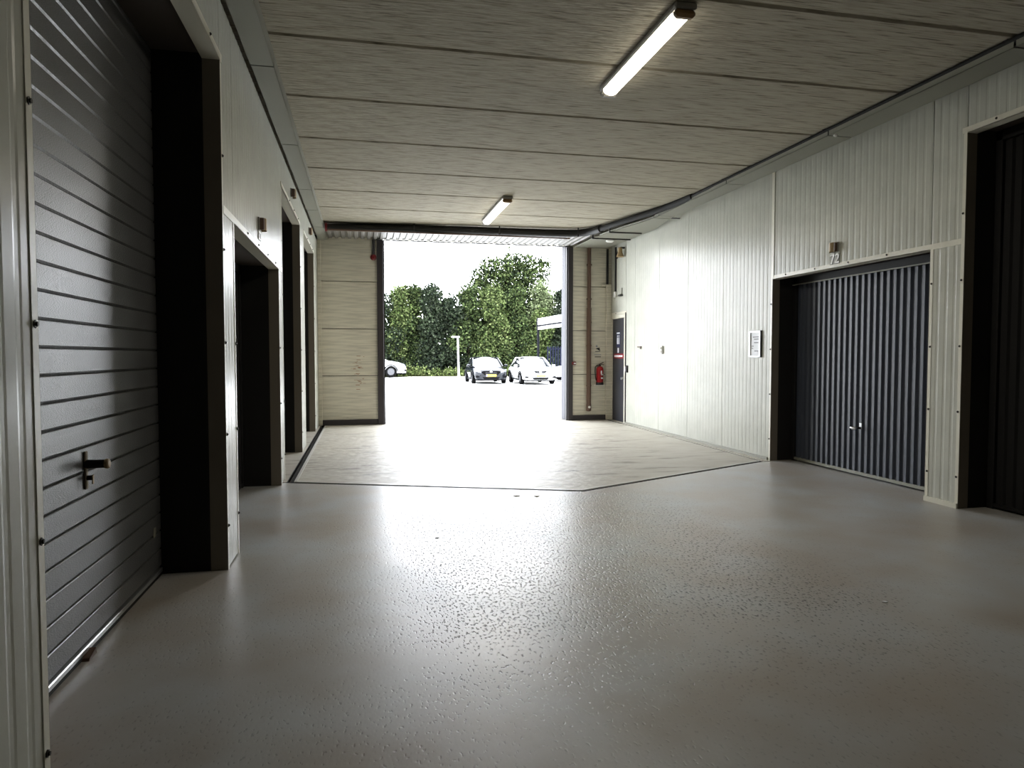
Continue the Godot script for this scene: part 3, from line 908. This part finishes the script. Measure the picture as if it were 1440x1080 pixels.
func build_end_details() -> void:
	var p := thing("downpipe", "tall brown downpipe on the cream wall right of the gateway", "pipe", Vector3(4.955, 0, END + 0.07))
	put(p, "lower_run", Geo.new().rod(Vector3(0, 0.24, 0), Vector3(0, 2.52, 0), 0.052, -1, 14), M.brown_pipe)
	put(p, "upper_run", Geo.new().rod(Vector3(0, 2.50, 0), Vector3(0, 3.85, 0), 0.043, -1, 14), M.brown_pipe)
	for y in [0.78, 1.68, 2.2, 2.72, 3.48]:
		var c := put(p, "clamp", Geo.new().rod(Vector3(0, y - 0.015, 0), Vector3(0, y + 0.015, 0), 0.06, -1, 14), M.brown_pipe)
		put(c, "wall_stud", bx(-0.012, 0.012, y - 0.012, y + 0.012, -0.07, -0.05), M.dark_steel)
	put(p, "end_plug", Geo.new().lathe([Vector2(0.0, 0.20), Vector2(0.04, 0.205), Vector2(0.056, 0.225), Vector2(0.058, 0.36), Vector2(0.05, 0.37)], Transform3D(), 14), M.brown_pipe)
	put(p, "plug_cap", Geo.new().lathe([Vector2(0, 0.02), Vector2(0.026, 0.016), Vector2(0.03, 0.0)], Transform3D(Basis(Vector3(1, 0, 0), Vector3(0, 0, 1), Vector3(0, -1, 0)), Vector3(0, 0.30, 0.05)), 12), M.white_plastic)

	var e := thing("fire_extinguisher", "red fire extinguisher with a black hose hanging on the cream wall in the right corner", "extinguisher", Vector3(5.205, 0.80, END + 0.10))
	put(e, "cylinder", Geo.new().lathe([Vector2(0, 0.03), Vector2(0.078, 0.03), Vector2(0.081, 0.05), Vector2(0.081, 0.345), Vector2(0.074, 0.38), Vector2(0.05, 0.405), Vector2(0.024, 0.415), Vector2(0.022, 0.43), Vector2(0, 0.43)], Transform3D(), 20), M.red_paint)
	put(e, "foot_ring", Geo.new().lathe([Vector2(0, -0.005), Vector2(0.083, -0.005), Vector2(0.084, 0.0), Vector2(0.084, 0.055), Vector2(0.08, 0.056)], Transform3D(), 20), M.black_plastic)
	put(e, "valve", bx(-0.02, 0.02, 0.425, 0.455, -0.02, 0.025, 0.004), M.black_plastic)
	put(e, "carry_handle", Geo.new().tube([Vector3(-0.01, 0.44, 0), Vector3(0.05, 0.455, 0.0), Vector3(0.10, 0.445, 0)], 0.009, 6), M.black_plastic)
	put(e, "lever", Geo.new().tube([Vector3(-0.02, 0.455, 0), Vector3(0.04, 0.485, 0.0), Vector3(0.085, 0.505, 0)], 0.009, 6), M.black_plastic)
	put(e, "hose", Geo.new().tube([Vector3(-0.01, 0.44, 0.01), Vector3(-0.07, 0.435, 0.01), Vector3(-0.112, 0.40, 0.01), Vector3(-0.122, 0.30, 0.02), Vector3(-0.112, 0.18, 0.03), Vector3(-0.095, 0.10, 0.03)], 0.012, 8), M.black_plastic)
	var lab := []
	for r in 2:
		var row := []
		for k in 7:
			var a := PI * (0.30 + 0.4 * k / 6.0)
			row.append(Vector3(cos(a) * 0.0822, 0.20 + r * 0.12, sin(a) * 0.0822))
		lab.append(row)
	put(e, "label", Geo.new().grid(lab, Vector3(0, 0, 1)), M.red_sign)
	for q in [[0.215, 0.025, 0.24, 0.5], [0.245, 0.075, 0.40, 0.52], [0.135, 0.03, 0.26, 0.50]]:
		var band := []
		for r in 2:
			var row := []
			for k in 6:
				var a: float = PI * (q[2] + (q[3] - q[2]) * k / 5.0)
				row.append(Vector3(cos(a) * 0.0828, q[0] + r * q[1], sin(a) * 0.0828))
			band.append(row)
		put(e, "pale_print", Geo.new().grid(band, Vector3(0, 0, 1)), M.paper)
	put(e, "wall_bracket", bx(-0.03, 0.03, 0.25, 0.42, -0.10, -0.078, 0.003), M.dark_steel)
	put(e, "back_board", bx(-0.10, 0.13, -0.02, 0.0, -0.10, -0.06, 0.002), M.white_plastic)

	var s := thing("extinguisher_sign", "small pale pictogram sign on the cream wall above the red fire extinguisher", "sign", Vector3(5.185, 1.56, END + 0.004))
	put(s, "plate", bx(-0.085, 0.085, -0.02, 0.14, 0, 0.004, 0.001), M.panel_cream)
	put(s, "hand_symbol", Geo.new().prism(PackedVector2Array([Vector2(-0.05, 0.06), Vector2(-0.01, 0.055), Vector2(0.03, 0.03), Vector2(0.06, 0.03), Vector2(0.06, 0.05), Vector2(0.035, 0.065), Vector2(0.06, 0.09), Vector2(0.02, 0.095), Vector2(-0.02, 0.085)]), 0.002, Transform3D(Basis(), Vector3(0, -0.02, 0.004))), M.black_print)
	put(s, "bottle_symbol", Geo.new().box(Vector3(-0.045, 0.085, 0.004), Vector3(-0.005, 0.13, 0.006), 0.0005), M.grey_print)
	put(s, "print_bar", bx(-0.06, 0.06, -0.018, -0.002, 0.004, 0.0055), M.black_print)
	s = thing("text_sign", "second small sign of worn print just above the extinguisher hose", "sign", Vector3(5.185, 1.455, END + 0.004))
	put(s, "plate", bx(-0.095, 0.095, -0.045, 0.05, 0, 0.004, 0.001), M.panel_cream)
	for r in [[0.018, -0.08, 0.08, 0], [-0.028, -0.07, 0.075, 1]]:
		put(s, "print_bar", bx(r[1], r[2], r[0] - 0.009, r[0] + 0.009, 0.004, 0.0055), M.black_print if r[3] else M.grey_print)

	var b := thing("alarm_sounder", "round red alarm sounder hanging from a black conduit left of the gateway", "alarm", Vector3(0.23, 3.51, END + 0.03))
	put(b, "disc", Geo.new().lathe([Vector2(0.062, -0.03), Vector2(0.066, 0.0), Vector2(0.058, 0.03), Vector2(0.03, 0.045), Vector2(0, 0.048)], Transform3D(Basis(Vector3(1, 0, 0), Vector3(0, 0, 1), Vector3(0, -1, 0)), Vector3(0, 0, 0.0)), 20), M.dark_red)
	put(b, "centre_button", Geo.new().lathe([Vector2(0.03, 0.0), Vector2(0.026, 0.012), Vector2(0, 0.014)], Transform3D(Basis(Vector3(1, 0, 0), Vector3(0, 0, 1), Vector3(0, -1, 0)), Vector3(0, 0, 0.045)), 14), M.red_sign)
	put(b, "conduit_tube", Geo.new().rod(Vector3(0, 0.06, 0), Vector3(0, 0.37, 0), 0.03, -1, 12), M.dark_steel)
	b = thing("warning_light", "small red and white box on the gateway post right of the gateway", "warning light", Vector3(4.60, 1.285, END + 0.02))
	put(b, "case", bx(-0.04, 0.06, -0.035, 0.035, -0.015, 0.05, 0.01), M.dark_red)
	put(b, "lens", bx(0.0, 0.05, -0.018, 0.012, 0.05, 0.058, 0.003), M.white_plastic)
	# rust specks on the left panel
	var rng := RandomNumberGenerator.new()
	rng.seed = 7
	var st := Geo.new()
	for i in 34:
		var y := rng.randfn(1.15, 0.22)
		if y < 0.72 or y > 1.62:
			continue
		var x := -0.10 + rng.randfn(0.0, 0.055)
		var w := rng.randf_range(0.01, 0.05)
		st.box(Vector3(x - w, y, END + 0.001), Vector3(x + w, y + rng.randf_range(0.004, 0.012), END + 0.0022))
	solo("rust_streaks", st, M.rust, "brownish rust streaks on the cream wall panel left of the gateway", "stain", Vector3.ZERO, "", "stuff")


func build_floor_details() -> void:
	var b := thing("wedge", "small dark wedge lying against the foot of the slatted gate", "wedge", Vector3(-1.285, 0, -3.60))
	put(b, "block", Geo.new().prism(PackedVector2Array([Vector2(-0.05, 0), Vector2(0.05, 0), Vector2(0.04, 0.012), Vector2(-0.04, 0.032)]), 0.05, Transform3D(Basis(Vector3(0, 0, 1), Vector3(0, 1, 0), Vector3(-1, 0, 0)), Vector3(0.0, 0, 0))), M.brown_pipe)
	var scraps := [["tiny white scrap of paper on the bare floor at the lower right", Vector2(2.99, -3.42), M.paper, 0.018], ["dry leaf on the floor just in front of the channel", Vector2(1.54, -6.86), M.mark, 0.035], ["second dry leaf on the floor, right beside the channel's bend", Vector2(1.74, -6.80), M.mark, 0.03], ["dark crumb of dirt in the bright reflection on the floor", Vector2(0.564, -5.40), M.black_print, 0.014]]
	for s in scraps:
		var r: float = s[3]
		var g := Geo.new().prism(PackedVector2Array([Vector2(-r, -r * 0.3), Vector2(-r * 0.2, -r * 0.7), Vector2(r, -r * 0.2), Vector2(r * 0.5, r * 0.5), Vector2(-r * 0.4, r * 0.6)]), 0.004, Transform3D(Basis(Vector3(1, 0, 0), Vector3(0, 0, 1), Vector3(0, -1, 0)), Vector3(0, 0.005, 0)))
		solo("scrap", g, s[2], s[0], "scrap", Vector3(s[1].x, 0, s[1].y))


# ------------------------------------------------------------------ cars
func lofted(stations: Array, out_ref := Vector3(0, 1, 0)) -> Geo:
	# stations: [z, half width at the sill, half width at the shoulder, sill y, shoulder y, crown y]
	var rows := []
	for s in stations:
		var z: float = s[0]
		var row := []
		var half := [Vector2(s[1] * 0.80, s[3]), Vector2(s[1], s[3] + 0.05), Vector2(s[2] * 1.0, lerpf(s[3], s[4], 0.55)), Vector2(s[2] * 0.99, lerpf(s[3], s[4], 0.82)), Vector2(s[2] * 0.94, s[4]), Vector2(s[2] * 0.72, lerpf(s[4], s[5], 0.72)), Vector2(s[2] * 0.36, lerpf(s[4], s[5], 0.95)), Vector2(0, s[5])]
		for p in half:
			row.append(Vector3(p.x, p.y, z))
		for k in range(half.size() - 2, -1, -1):
			row.append(Vector3(-half[k].x, half[k].y, z))
		rows.append(row)
	var g := Geo.new().grid(rows, out_ref)
	for e in [0, rows.size() - 1]:
		g.face(rows[e], Vector3(0, 0, -1 if (rows[e][0].z < rows[rows.size() - 1 - e][0].z) else 1))
	return g


func make_car(label: String, at: Vector3, turn: float, paint: Material, wide: float, look: int) -> Node3D:
	# nose along +z, origin on the ground under the front bumper
	var c := thing("car", label, "car", at, turn, "parked cars in the yard")
	var w := wide / 2.0
	put(c, "body", lofted([[-4.25, w * 0.72, w * 0.76, 0.38, 0.70, 0.80], [-4.18, w * 0.86, w * 0.90, 0.30, 0.80, 0.92], [-3.6, w * 0.94, w * 0.99, 0.24, 0.86, 0.96], [-2.4, w * 0.94, w, 0.22, 0.86, 0.95], [-1.35, w * 0.94, w, 0.22, 0.84, 0.95], [-0.75, w * 0.94, w * 0.985, 0.22, 0.78, 0.88], [-0.32, w * 0.90, w * 0.95, 0.21, 0.70, 0.79], [-0.12, w * 0.84, w * 0.89, 0.20, 0.64, 0.71], [-0.03, w * 0.74, w * 0.78, 0.21, 0.58, 0.63], [0.0, w * 0.60, w * 0.62, 0.24, 0.50, 0.54]]), paint)
	# cabin: roof skin, pillars as part of the roof, glass set between them
	var roof := []
	for s in [[-3.75, 0.60, 1.02], [-3.35, 0.66, 1.28], [-2.9, 0.68, 1.385], [-2.3, 0.69, 1.415], [-1.9, 0.675, 1.395]]:
		var row := []
		for k in 9:
			var u := -1.0 + k * 0.25
			row.append(Vector3(u * s[1] * w / 0.9, s[2] - 0.05 * u * u, s[0]))
		roof.append(row)
	put(c, "roof", Geo.new().grid(roof, Vector3.UP), paint)
	var ws := []
	for s in [[-1.9, 0.66, 1.392], [-1.5, 0.715, 1.20], [-1.15, 0.765, 1.03], [-0.95, 0.79, 0.915]]:
		var row := []
		for k in 9:
			var u := -1.0 + k * 0.25
			row.append(Vector3(u * s[1] * w / 0.9, s[2] - 0.05 * u * u, s[0] - 0.13 * u * u))
		ws.append(row)
	put(c, "windscreen", Geo.new().grid(ws, Vector3(0, 1, 1)), M.car_glass)
	for s in [-1.0, 1.0]:
		var k: float = s * w / 0.9
		var sw := Geo.new()
		sw.face([Vector3(0.885 * k, 0.85, -1.12), Vector3(0.69 * k, 1.335, -2.02), Vector3(0.675 * k, 1.325, -2.95), Vector3(0.85 * k, 0.88, -3.55)], Vector3(s, 0.3, 0))
		put(c, "side_window", sw, M.car_glass)
		put(c, "pillar", Geo.new().tube([Vector3(0.80 * k, 0.88, -1.02), Vector3(0.75 * k, 1.08, -1.38), Vector3(0.69 * k, 1.28, -1.82), Vector3(0.675 * k, 1.345, -2.1), Vector3(0.665 * k, 1.345, -2.9), Vector3(0.65 * k, 1.23, -3.35), Vector3(0.66 * k, 0.98, -3.75)], 0.035, 8), paint)
		put(c, "door_post", Geo.new().tube([Vector3(0.875 * k, 0.86, -2.35), Vector3(0.695 * k, 1.335, -2.45)], 0.022, 6), M.car_black)
		var mir := put(c, "mirror", Geo.new().lathe([Vector2(0, -0.10), Vector2(0.055, -0.08), Vector2(0.07, 0.0), Vector2(0.05, 0.08), Vector2(0, 0.10)], Transform3D(Basis(Vector3(0, s, 0), Vector3(s, 0, 0), Vector3(0, 0, 1)), Vector3(1.02 * k, 0.94, -1.25)), 10), paint)
		put(mir, "mirror_foot", Geo.new().rod(Vector3(0.86 * k, 0.88, -1.25), Vector3(0.97 * k, 0.93, -1.25), 0.02, -1, 6), M.car_black)
		for z in [-0.82, -3.42]:
			var wh := put(c, "tyre", Geo.new().lathe([Vector2(0.19, -0.10), Vector2(0.28, -0.10), Vector2(0.312, -0.075), Vector2(0.312, 0.075), Vector2(0.28, 0.10), Vector2(0.19, 0.10)], Transform3D(Basis(Vector3(0, 0, 1), Vector3(s, 0, 0), Vector3(0, s, 0)), Vector3.ZERO), 24), M.tyre, Vector3(s * (w - 0.09), 0.312, z))
			put(wh, "rim", Geo.new().lathe([Vector2(0.20, 0.05), Vector2(0.195, 0.085), Vector2(0.16, 0.09), Vector2(0.15, 0.07), Vector2(0.06, 0.07), Vector2(0.05, 0.085), Vector2(0, 0.088)], Transform3D(Basis(Vector3(0, 0, 1), Vector3(s, 0, 0), Vector3(0, s, 0)), Vector3.ZERO), 20), M.rim)
			var arch := []
			for q in 13:
				var a := PI * q / 12.0
				arch.append(Vector3(s * (w + 0.005), 0.312 + sin(a) * 0.355, z + cos(a) * 0.355))
			put(c, "wheel_arch", Geo.new().tube(arch, 0.028, 6), M.car_black)
		# head lamp wrapped round the corner
		var hl := Geo.new()
		var lamp := []
		for r in 2:
			var row := []
			for q in 5:
				var t := q / 4.0
				row.append(Vector3(k * lerpf(0.52, 0.865, t), lerpf(0.60, 0.665, t) + (0.0 if r == 0 else lerpf(0.05, 0.12, t)) - (0.02 if r == 0 else 0.0), lerpf(-0.035, -0.36, t * t) + (0.035 if r == 0 else -0.01)))
			lamp.append(row)
		put(c, "headlamp", hl.grid(lamp, Vector3(s * 0.3, 0.2, 1)), M.headlamp)
		put(c, "fog_lamp", Geo.new().box(Vector3(minf(k * 0.54, k * 0.80), 0.335, -0.10), Vector3(maxf(k * 0.54, k * 0.80), 0.43, -0.012), 0.02), M.car_black)
	var gr := PackedVector2Array()
	if look == 0:
		gr = PackedVector2Array([Vector2(-0.34, 0.46), Vector2(0.34, 0.46), Vector2(0.50, 0.62), Vector2(0.40, 0.675), Vector2(-0.40, 0.675), Vector2(-0.50, 0.62)])
	else:
		gr = PackedVector2Array([Vector2(-0.20, 0.575), Vector2(0.20, 0.575), Vector2(0.33, 0.66), Vector2(0.33, 0.69), Vector2(-0.33, 0.69), Vector2(-0.33, 0.66)])
	var grille := put(c, "grille", Geo.new().prism(gr, 0.07, Transform3D(Basis(), Vector3(0, 0, -0.055))), M.car_black)
	put(grille, "emblem", Geo.new().lathe([Vector2(0.055, 0.0), Vector2(0.045, 0.01), Vector2(0.0, 0.012)], Transform3D(Basis(Vector3(1.2, 0, 0), Vector3(0, 0, 1), Vector3(0, -0.7, 0)), Vector3(0, 0.635, 0.016)), 14), M.chrome)
	for r in 4:
		put(grille, "grille_bar", bx(-0.30, 0.30, 0.50 + r * 0.035, 0.506 + r * 0.035, 0.014, 0.02) if look == 0 else bx(-0.2, 0.2, 0.585 + r * 0.025, 0.592 + r * 0.025, 0.014, 0.02), M.rim)
	put(c, "lower_intake", Geo.new().prism(PackedVector2Array([Vector2(-0.36, 0.25), Vector2(0.36, 0.25), Vector2(0.44, 0.36), Vector2(-0.44, 0.36)]), 0.06, Transform3D(Basis(), Vector3(0, 0, -0.03))), M.car_black)
	put(c, "front_lip", bx(-w * 0.82, w * 0.82, 0.175, 0.225, -0.16, 0.0, 0.02), M.car_black)
	var np := put(c, "number_plate", bx(-0.26, 0.26, 0.385, 0.495, 0.012, 0.03, 0.003), M.plate_yellow)
	put(np, "plate_edge", bx(-0.258, -0.215, 0.388, 0.492, 0.03, 0.033), M.plate_blue)
	put(c, "underside", bx(-w * 0.85, w * 0.85, 0.17, 0.30, -4.1, -0.2), M.car_black)
	put(c, "sill", bx(-w * 0.955, w * 0.955, 0.19, 0.26, -3.0, -1.25, 0.01), M.car_black)
	return c


func build_cars() -> void:
	make_car("dark car facing the gateway, parked left of the white car", Vector3(6.42, 0, -34.6), -0.02, M.car_dark, 1.78, 0)
	make_car("white car facing the gateway, parked right of the dark car", Vector3(8.70, 0, -33.3), -0.01, M.car_white, 1.78, 1)
	var tall := make_car("large white car seen from its side at the left edge of the gateway", Vector3(2.84, 0, -47.6), PI / 2, M.car_white, 1.60, 1)
	tall.scale = Vector3(1.25, 1.25, 1.25)
	make_car("white car mostly hidden by the right post of the gateway", Vector3(10.65, 0, -38.6), -PI / 2, M.car_white, 1.76, 1)


# ------------------------------------------------------------------ yard furniture and trees
func build_yard_things() -> void:
	var p := thing("lamp_post", "slim grey lamp post with a short flat head standing before the trees", "street lamp", Vector3(6.58, 0, -48.0))
	put(p, "pole", Geo.new().rod(Vector3(0, 0, 0), Vector3(-0.06, 2.75, 0), 0.075, 0.06, 12), M.post_grey)
	put(p, "head", Geo.new().box(Vector3(-0.50, 2.73, -0.14), Vector3(0.06, 2.83, 0.14), 0.03), M.canopy_white)
	put(p, "foot", Geo.new().rod(Vector3(0, 0, 0), Vector3(0, 0.08, 0), 0.12, 0.11, 12), M.post_grey)

	var a := Vector3(10.3, 0, -40.0)
	var b := Vector3(10.6, 0, -34.2)
	var turn := atan2(b.x - a.x, b.z - a.z)
	var c := thing("carport", "open carport with a double white fascia and a slim post, right of the cars", "carport", a, turn)
	put(c, "upper_fascia", bx(-0.05, 0.05, 3.30, 3.68, 0.05, 6.2, 0.01), M.canopy_white)
	put(c, "lower_fascia", bx(-0.04, 0.04, 3.02, 3.19, 0.05, 6.2, 0.01), M.canopy_white)
	put(c, "beam", bx(0.0, 0.10, 3.16, 3.32, 0.0, 6.2), M.canopy_dark)
	put(c, "end_cap", bx(-0.08, 0.12, 3.0, 3.72, -0.08, 0.05, 0.01), M.canopy_dark)
	put(c, "roof_deck", bx(0.05, 4.5, 3.50, 3.62, 0.0, 6.2), M.canopy_dark)
	put(c, "post", bx(-0.06, 0.06, -0.015, 3.1, -0.06, 0.06, 0.005), M.canopy_dark)
	put(c, "post", bx(-0.06, 0.06, -0.015, 3.1, 6.0, 6.12, 0.005), M.canopy_dark)
	put(c, "post", bx(4.3, 4.42, -0.015, 3.5, 0.1, 0.22, 0.005), M.canopy_dark)
	put(c, "post", bx(4.3, 4.42, -0.015, 3.5, 5.9, 6.02, 0.005), M.canopy_dark)

	var f := thing("barred_gate", "dark blue upright bars of a gate behind the white car", "gate", Vector3(11.6, 0, -42.5))
	for k in 7:
		put(f, "bar", bx(-0.06 + k * 0.17, 0.03 + k * 0.17, 0.0, 2.05, -0.03, 0.03, 0.004), M.fence_blue)
	put(f, "rail", bx(-0.06, 1.12, 0.25, 0.33, -0.02, 0.02), M.fence_blue)
	put(f, "rail", bx(-0.06, 1.12, 1.85, 1.93, -0.02, 0.02), M.fence_blue)


var leaf_mesh: ArrayMesh
func leaf_spray(parent: Node, called: String, blobs: Array, n: int, size: float, tints: Array, seed_: int, mat: Material) -> void:
	# blobs: [centre, radii]; leaves sit mostly in the outer half of each blob
	if leaf_mesh == null:
		var g := Geo.new()
		var t := Vector3(0, 0, 1)
		var l := Vector3(-0.36, 0.10, 0.45)
		var r := Vector3(0.36, 0.10, 0.45)
		var m := Vector3(0, -0.03, 0.5)
		g.face([Vector3.ZERO, l, m], Vector3(0.2, 1, 0))
		g.face([Vector3.ZERO, m, r], Vector3(-0.2, 1, 0))
		g.face([m, l, t], Vector3(0.2, 1, 0))
		g.face([m, t, r], Vector3(-0.2, 1, 0))
		leaf_mesh = g.mesh()
	var rng := RandomNumberGenerator.new()
	rng.seed = seed_
	var vol := 0.0
	for b in blobs:
		vol += b[1].x * b[1].y
	var mm := MultiMesh.new()
	mm.transform_format = MultiMesh.TRANSFORM_3D
	mm.use_colors = true
	mm.mesh = leaf_mesh
	var xs := []
	var cs := []
	for b in blobs:
		var count := int(n * b[1].x * b[1].y / vol)
		for i in count:
			var d := Vector3(rng.randfn(), rng.randfn(), rng.randfn()).normalized()
			var rad := 1.0 - 0.55 * pow(rng.randf(), 1.7) + rng.randfn(0.0, 0.10)
			var p: Vector3 = b[0] + d * b[1] * rad
			if p.y < 0.05:
				continue
			var s := size * rng.randf_range(0.65, 1.35)
			var q := Basis(Vector3(rng.randfn(), rng.randfn(), rng.randfn()).normalized(), rng.randf() * TAU)
			xs.append(Transform3D(q.scaled(Vector3(s, s, s)), p))
			var col: Color = tints[rng.randi() % tints.size()]
			var k := rng.randf_range(0.7, 1.25)
			cs.append(Color(col.r * k, col.g * k, col.b * k))
	mm.instance_count = xs.size()
	for i in xs.size():
		mm.set_instance_transform(i, xs[i])
		mm.set_instance_color(i, cs[i])
	var o := MultiMeshInstance3D.new()
	o.name = called
	o.multimesh = mm
	o.material_override = mat
	o.set_meta("kind", "stuff")
	parent.add_child(o, true)


func bush(called: String, label: String, category: String, x: float, z: float, height: float, width: float, n: int, size: float, tints: Array, seed_: int, low := 0.3, group := "") -> void:
	var t := thing(called, label, category, Vector3(x, 0.03, z), 0.0, group)
	var rng := RandomNumberGenerator.new()
	rng.seed = seed_ * 31 + 5
	var blobs := []
	var k := 0
	var y := low
	while y < height - 0.5:
		for j in 3:
			var u := (y - low) / (height - low)
			var ww := width * 0.5 * (0.95 - 0.75 * u * u)
			var r := rng.randf_range(0.55, 0.95) * minf(1.0, width * 0.32)
			blobs.append([Vector3(rng.randf_range(-1, 1) * maxf(ww - r * 0.5, 0.1), y + rng.randf_range(0.0, 0.5), rng.randf_range(-0.7, 0.7)), Vector3(r, r * rng.randf_range(0.75, 1.1), r)])
			k += 1
		y += 0.75
	blobs.append([Vector3(rng.randf_range(-0.2, 0.2), height - 0.55, 0), Vector3(0.5, 0.6, 0.5)])
	leaf_spray(t, "crown", blobs, n, size, tints, seed_, M.leaf)
	put(t, "trunk", Geo.new().tube([Vector3(0, -0.05, 0), Vector3(0.05, height * 0.35, 0.03), Vector3(-0.06, height * 0.8, 0)], 0.09, 8), M.bark)
	for b in range(1, blobs.size(), 4):
		var c: Vector3 = blobs[b][0]
		put(t, "branch", Geo.new().tube([Vector3(0.02, c.y * 0.55, 0), Vector3(c.x * 0.6, c.y * 0.85, c.z * 0.5), c], 0.03, 5), M.bark)


func build_trees() -> void:
	var dark := [Color(0.012, 0.018, 0.010), Color(0.020, 0.028, 0.015), Color(0.034, 0.042, 0.027), Color(0.008, 0.011, 0.008)]
	var mid := [Color(0.022, 0.034, 0.012), Color(0.038, 0.054, 0.020), Color(0.010, 0.015, 0.008), Color(0.055, 0.072, 0.028)]
	var bright := [Color(0.036, 0.054, 0.016), Color(0.062, 0.082, 0.030), Color(0.016, 0.024, 0.010), Color(0.085, 0.105, 0.042)]
	var pale := [Color(0.12, 0.15, 0.075), Color(0.17, 0.20, 0.11), Color(0.05, 0.065, 0.03)]
	# [x, z, height, width, leaves, tints, label]
	var row := [
		[1.35, -50.4, 5.5, 2.9, dark, "dark shrub behind the white car at the left edge of the gateway"],
		[2.6, -50.6, 6.2, 2.2, bright, "bright green shrub with a pointed top, left in the hedge"],
		[3.75, -50.9, 6.7, 2.0, mid, "slim shrub whose thin tip rises above the left part of the hedge"],
		[4.9, -50.2, 6.25, 2.3, dark, "dark glossy shrub in the hedge, left of the lamp post"],
		[6.3, -50.6, 5.8, 2.7, dark, "dark shrub straight behind the lamp post"],
		[7.6, -50.3, 6.3, 2.2, mid, "green shrub just right of the lamp post"],
		[9.4, -50.2, 6.2, 2.4, bright, "light green shrub above the dark car"],
		[11.2, -50.3, 6.4, 2.4, mid, "green shrub between the dark and the white car"],
		[13.0, -50.2, 4.9, 2.4, bright, "low green shrub behind the carport fascia"],
		[14.9, -50.4, 6.4, 2.0, dark, "dark shrub beside the right gateway post"],
		[-1.2, -50.6, 5.4, 2.6, mid, "green shrub at the left end of the hedge"],
		[17.0, -50.4, 6.0, 2.6, mid, "green shrub at the right end of the hedge"]]
	for i in row.size():
		var r: Array = row[i]
		bush("shrub", r[5], "shrub", r[0], r[1], r[2], r[3] * 1.25, 9000, 0.19, r[4], 100 + i, 0.35, "hedge of tall shrubs beyond the yard")
	# tall trees behind
	var big := thing("tree", "tall broad dark green tree rising highest above the hedge, right of the middle", "tree", Vector3(11.2, 0.03, -53.2))
	var crown := []
	for q in [[9.0, 7.5, 0.8], [9.65, 8.35, 0.75], [10.5, 8.2, 0.9], [11.5, 8.75, 0.8], [12.4, 8.8, 0.8], [13.4, 8.75, 0.7], [14.25, 8.65, 0.5], [14.1, 7.8, 0.5], [13.1, 7.7, 0.9], [12.1, 7.6, 1.0], [11.0, 7.3, 1.1], [10.0, 7.0, 1.1], [9.0, 6.5, 1.0], [8.8, 5.5, 1.2], [10.2, 5.6, 1.3], [11.7, 6.0, 1.3], [12.7, 6.5, 1.0], [12.6, 5.3, 1.2], [9.6, 4.3, 1.3], [11.4, 4.4, 1.4], [13.2, 4.2, 1.3], [14.6, 4.6, 1.1], [11.2, 9.85, 0.16], [9.0, 3.0, 1.2], [11.0, 2.9, 1.3], [13.0, 2.8, 1.3]]:
		crown.append([Vector3(q[0] - 11.2, q[1], 0.0), Vector3(q[2] * 1.05, q[2], q[2])])
	leaf_spray(big, "crown", crown, 21000, 0.22, mid + [dark[0], bright[1]], 211, M.leaf)
	put(big, "trunk", Geo.new().tube([Vector3(0, -0.05, 0), Vector3(0.1, 3.0, 0), Vector3(-0.1, 6.0, 0.1), Vector3(0.1, 8.3, 0)], 0.16, 8), M.bark)
	for k in range(0, crown.size(), 2):
		var q: Vector3 = crown[k][0]
		put(big, "branch", Geo.new().tube([Vector3(0, q.y * 0.6, 0), Vector3(q.x * 0.55, q.y * 0.85, 0.1), q], 0.045, 5), M.bark)
	bush("tree", "pale feathery tree in front of the dark crowns on the right", "tree", 13.6, -51.8, 7.3, 2.9, 8000, 0.19, pale, 214, 2.4)
	# backing row of undergrowth, so that no daylight shows low down
	for i in 9:
		var names := ["far left", "second", "third", "fourth", "middle", "sixth", "seventh", "eighth", "far right"]
		bush("undergrowth_shrub", "dark undergrowth shrub deep behind the hedge, %s of the nine from the left" % names[i], "shrub", -2.0 + i * 2.5, -54.5, 5.2, 3.4, 5000, 0.28, dark, 300 + i, 0.3, "undergrowth behind the hedge")
	# weeds along the foot of the hedge
	var t := thing("weeds", "fringe of light green weeds and grass along the foot of the hedge", "weeds", Vector3(0, 0.03, 0), 0.0, "", "stuff")
	var blobs := []
	var rng := RandomNumberGenerator.new()
	rng.seed = 77
	for i in 46:
		blobs.append([Vector3(-3.0 + i * 0.45, 0.12, -49.0 + rng.randf_range(-0.25, 0.2)), Vector3(0.35, rng.randf_range(0.25, 0.7), 0.25)])
	leaf_spray(t, "grass_tufts", blobs, 7000, 0.17, [Color(0.07, 0.095, 0.03), Color(0.11, 0.13, 0.05), Color(0.04, 0.055, 0.02)], 78, M.grass)
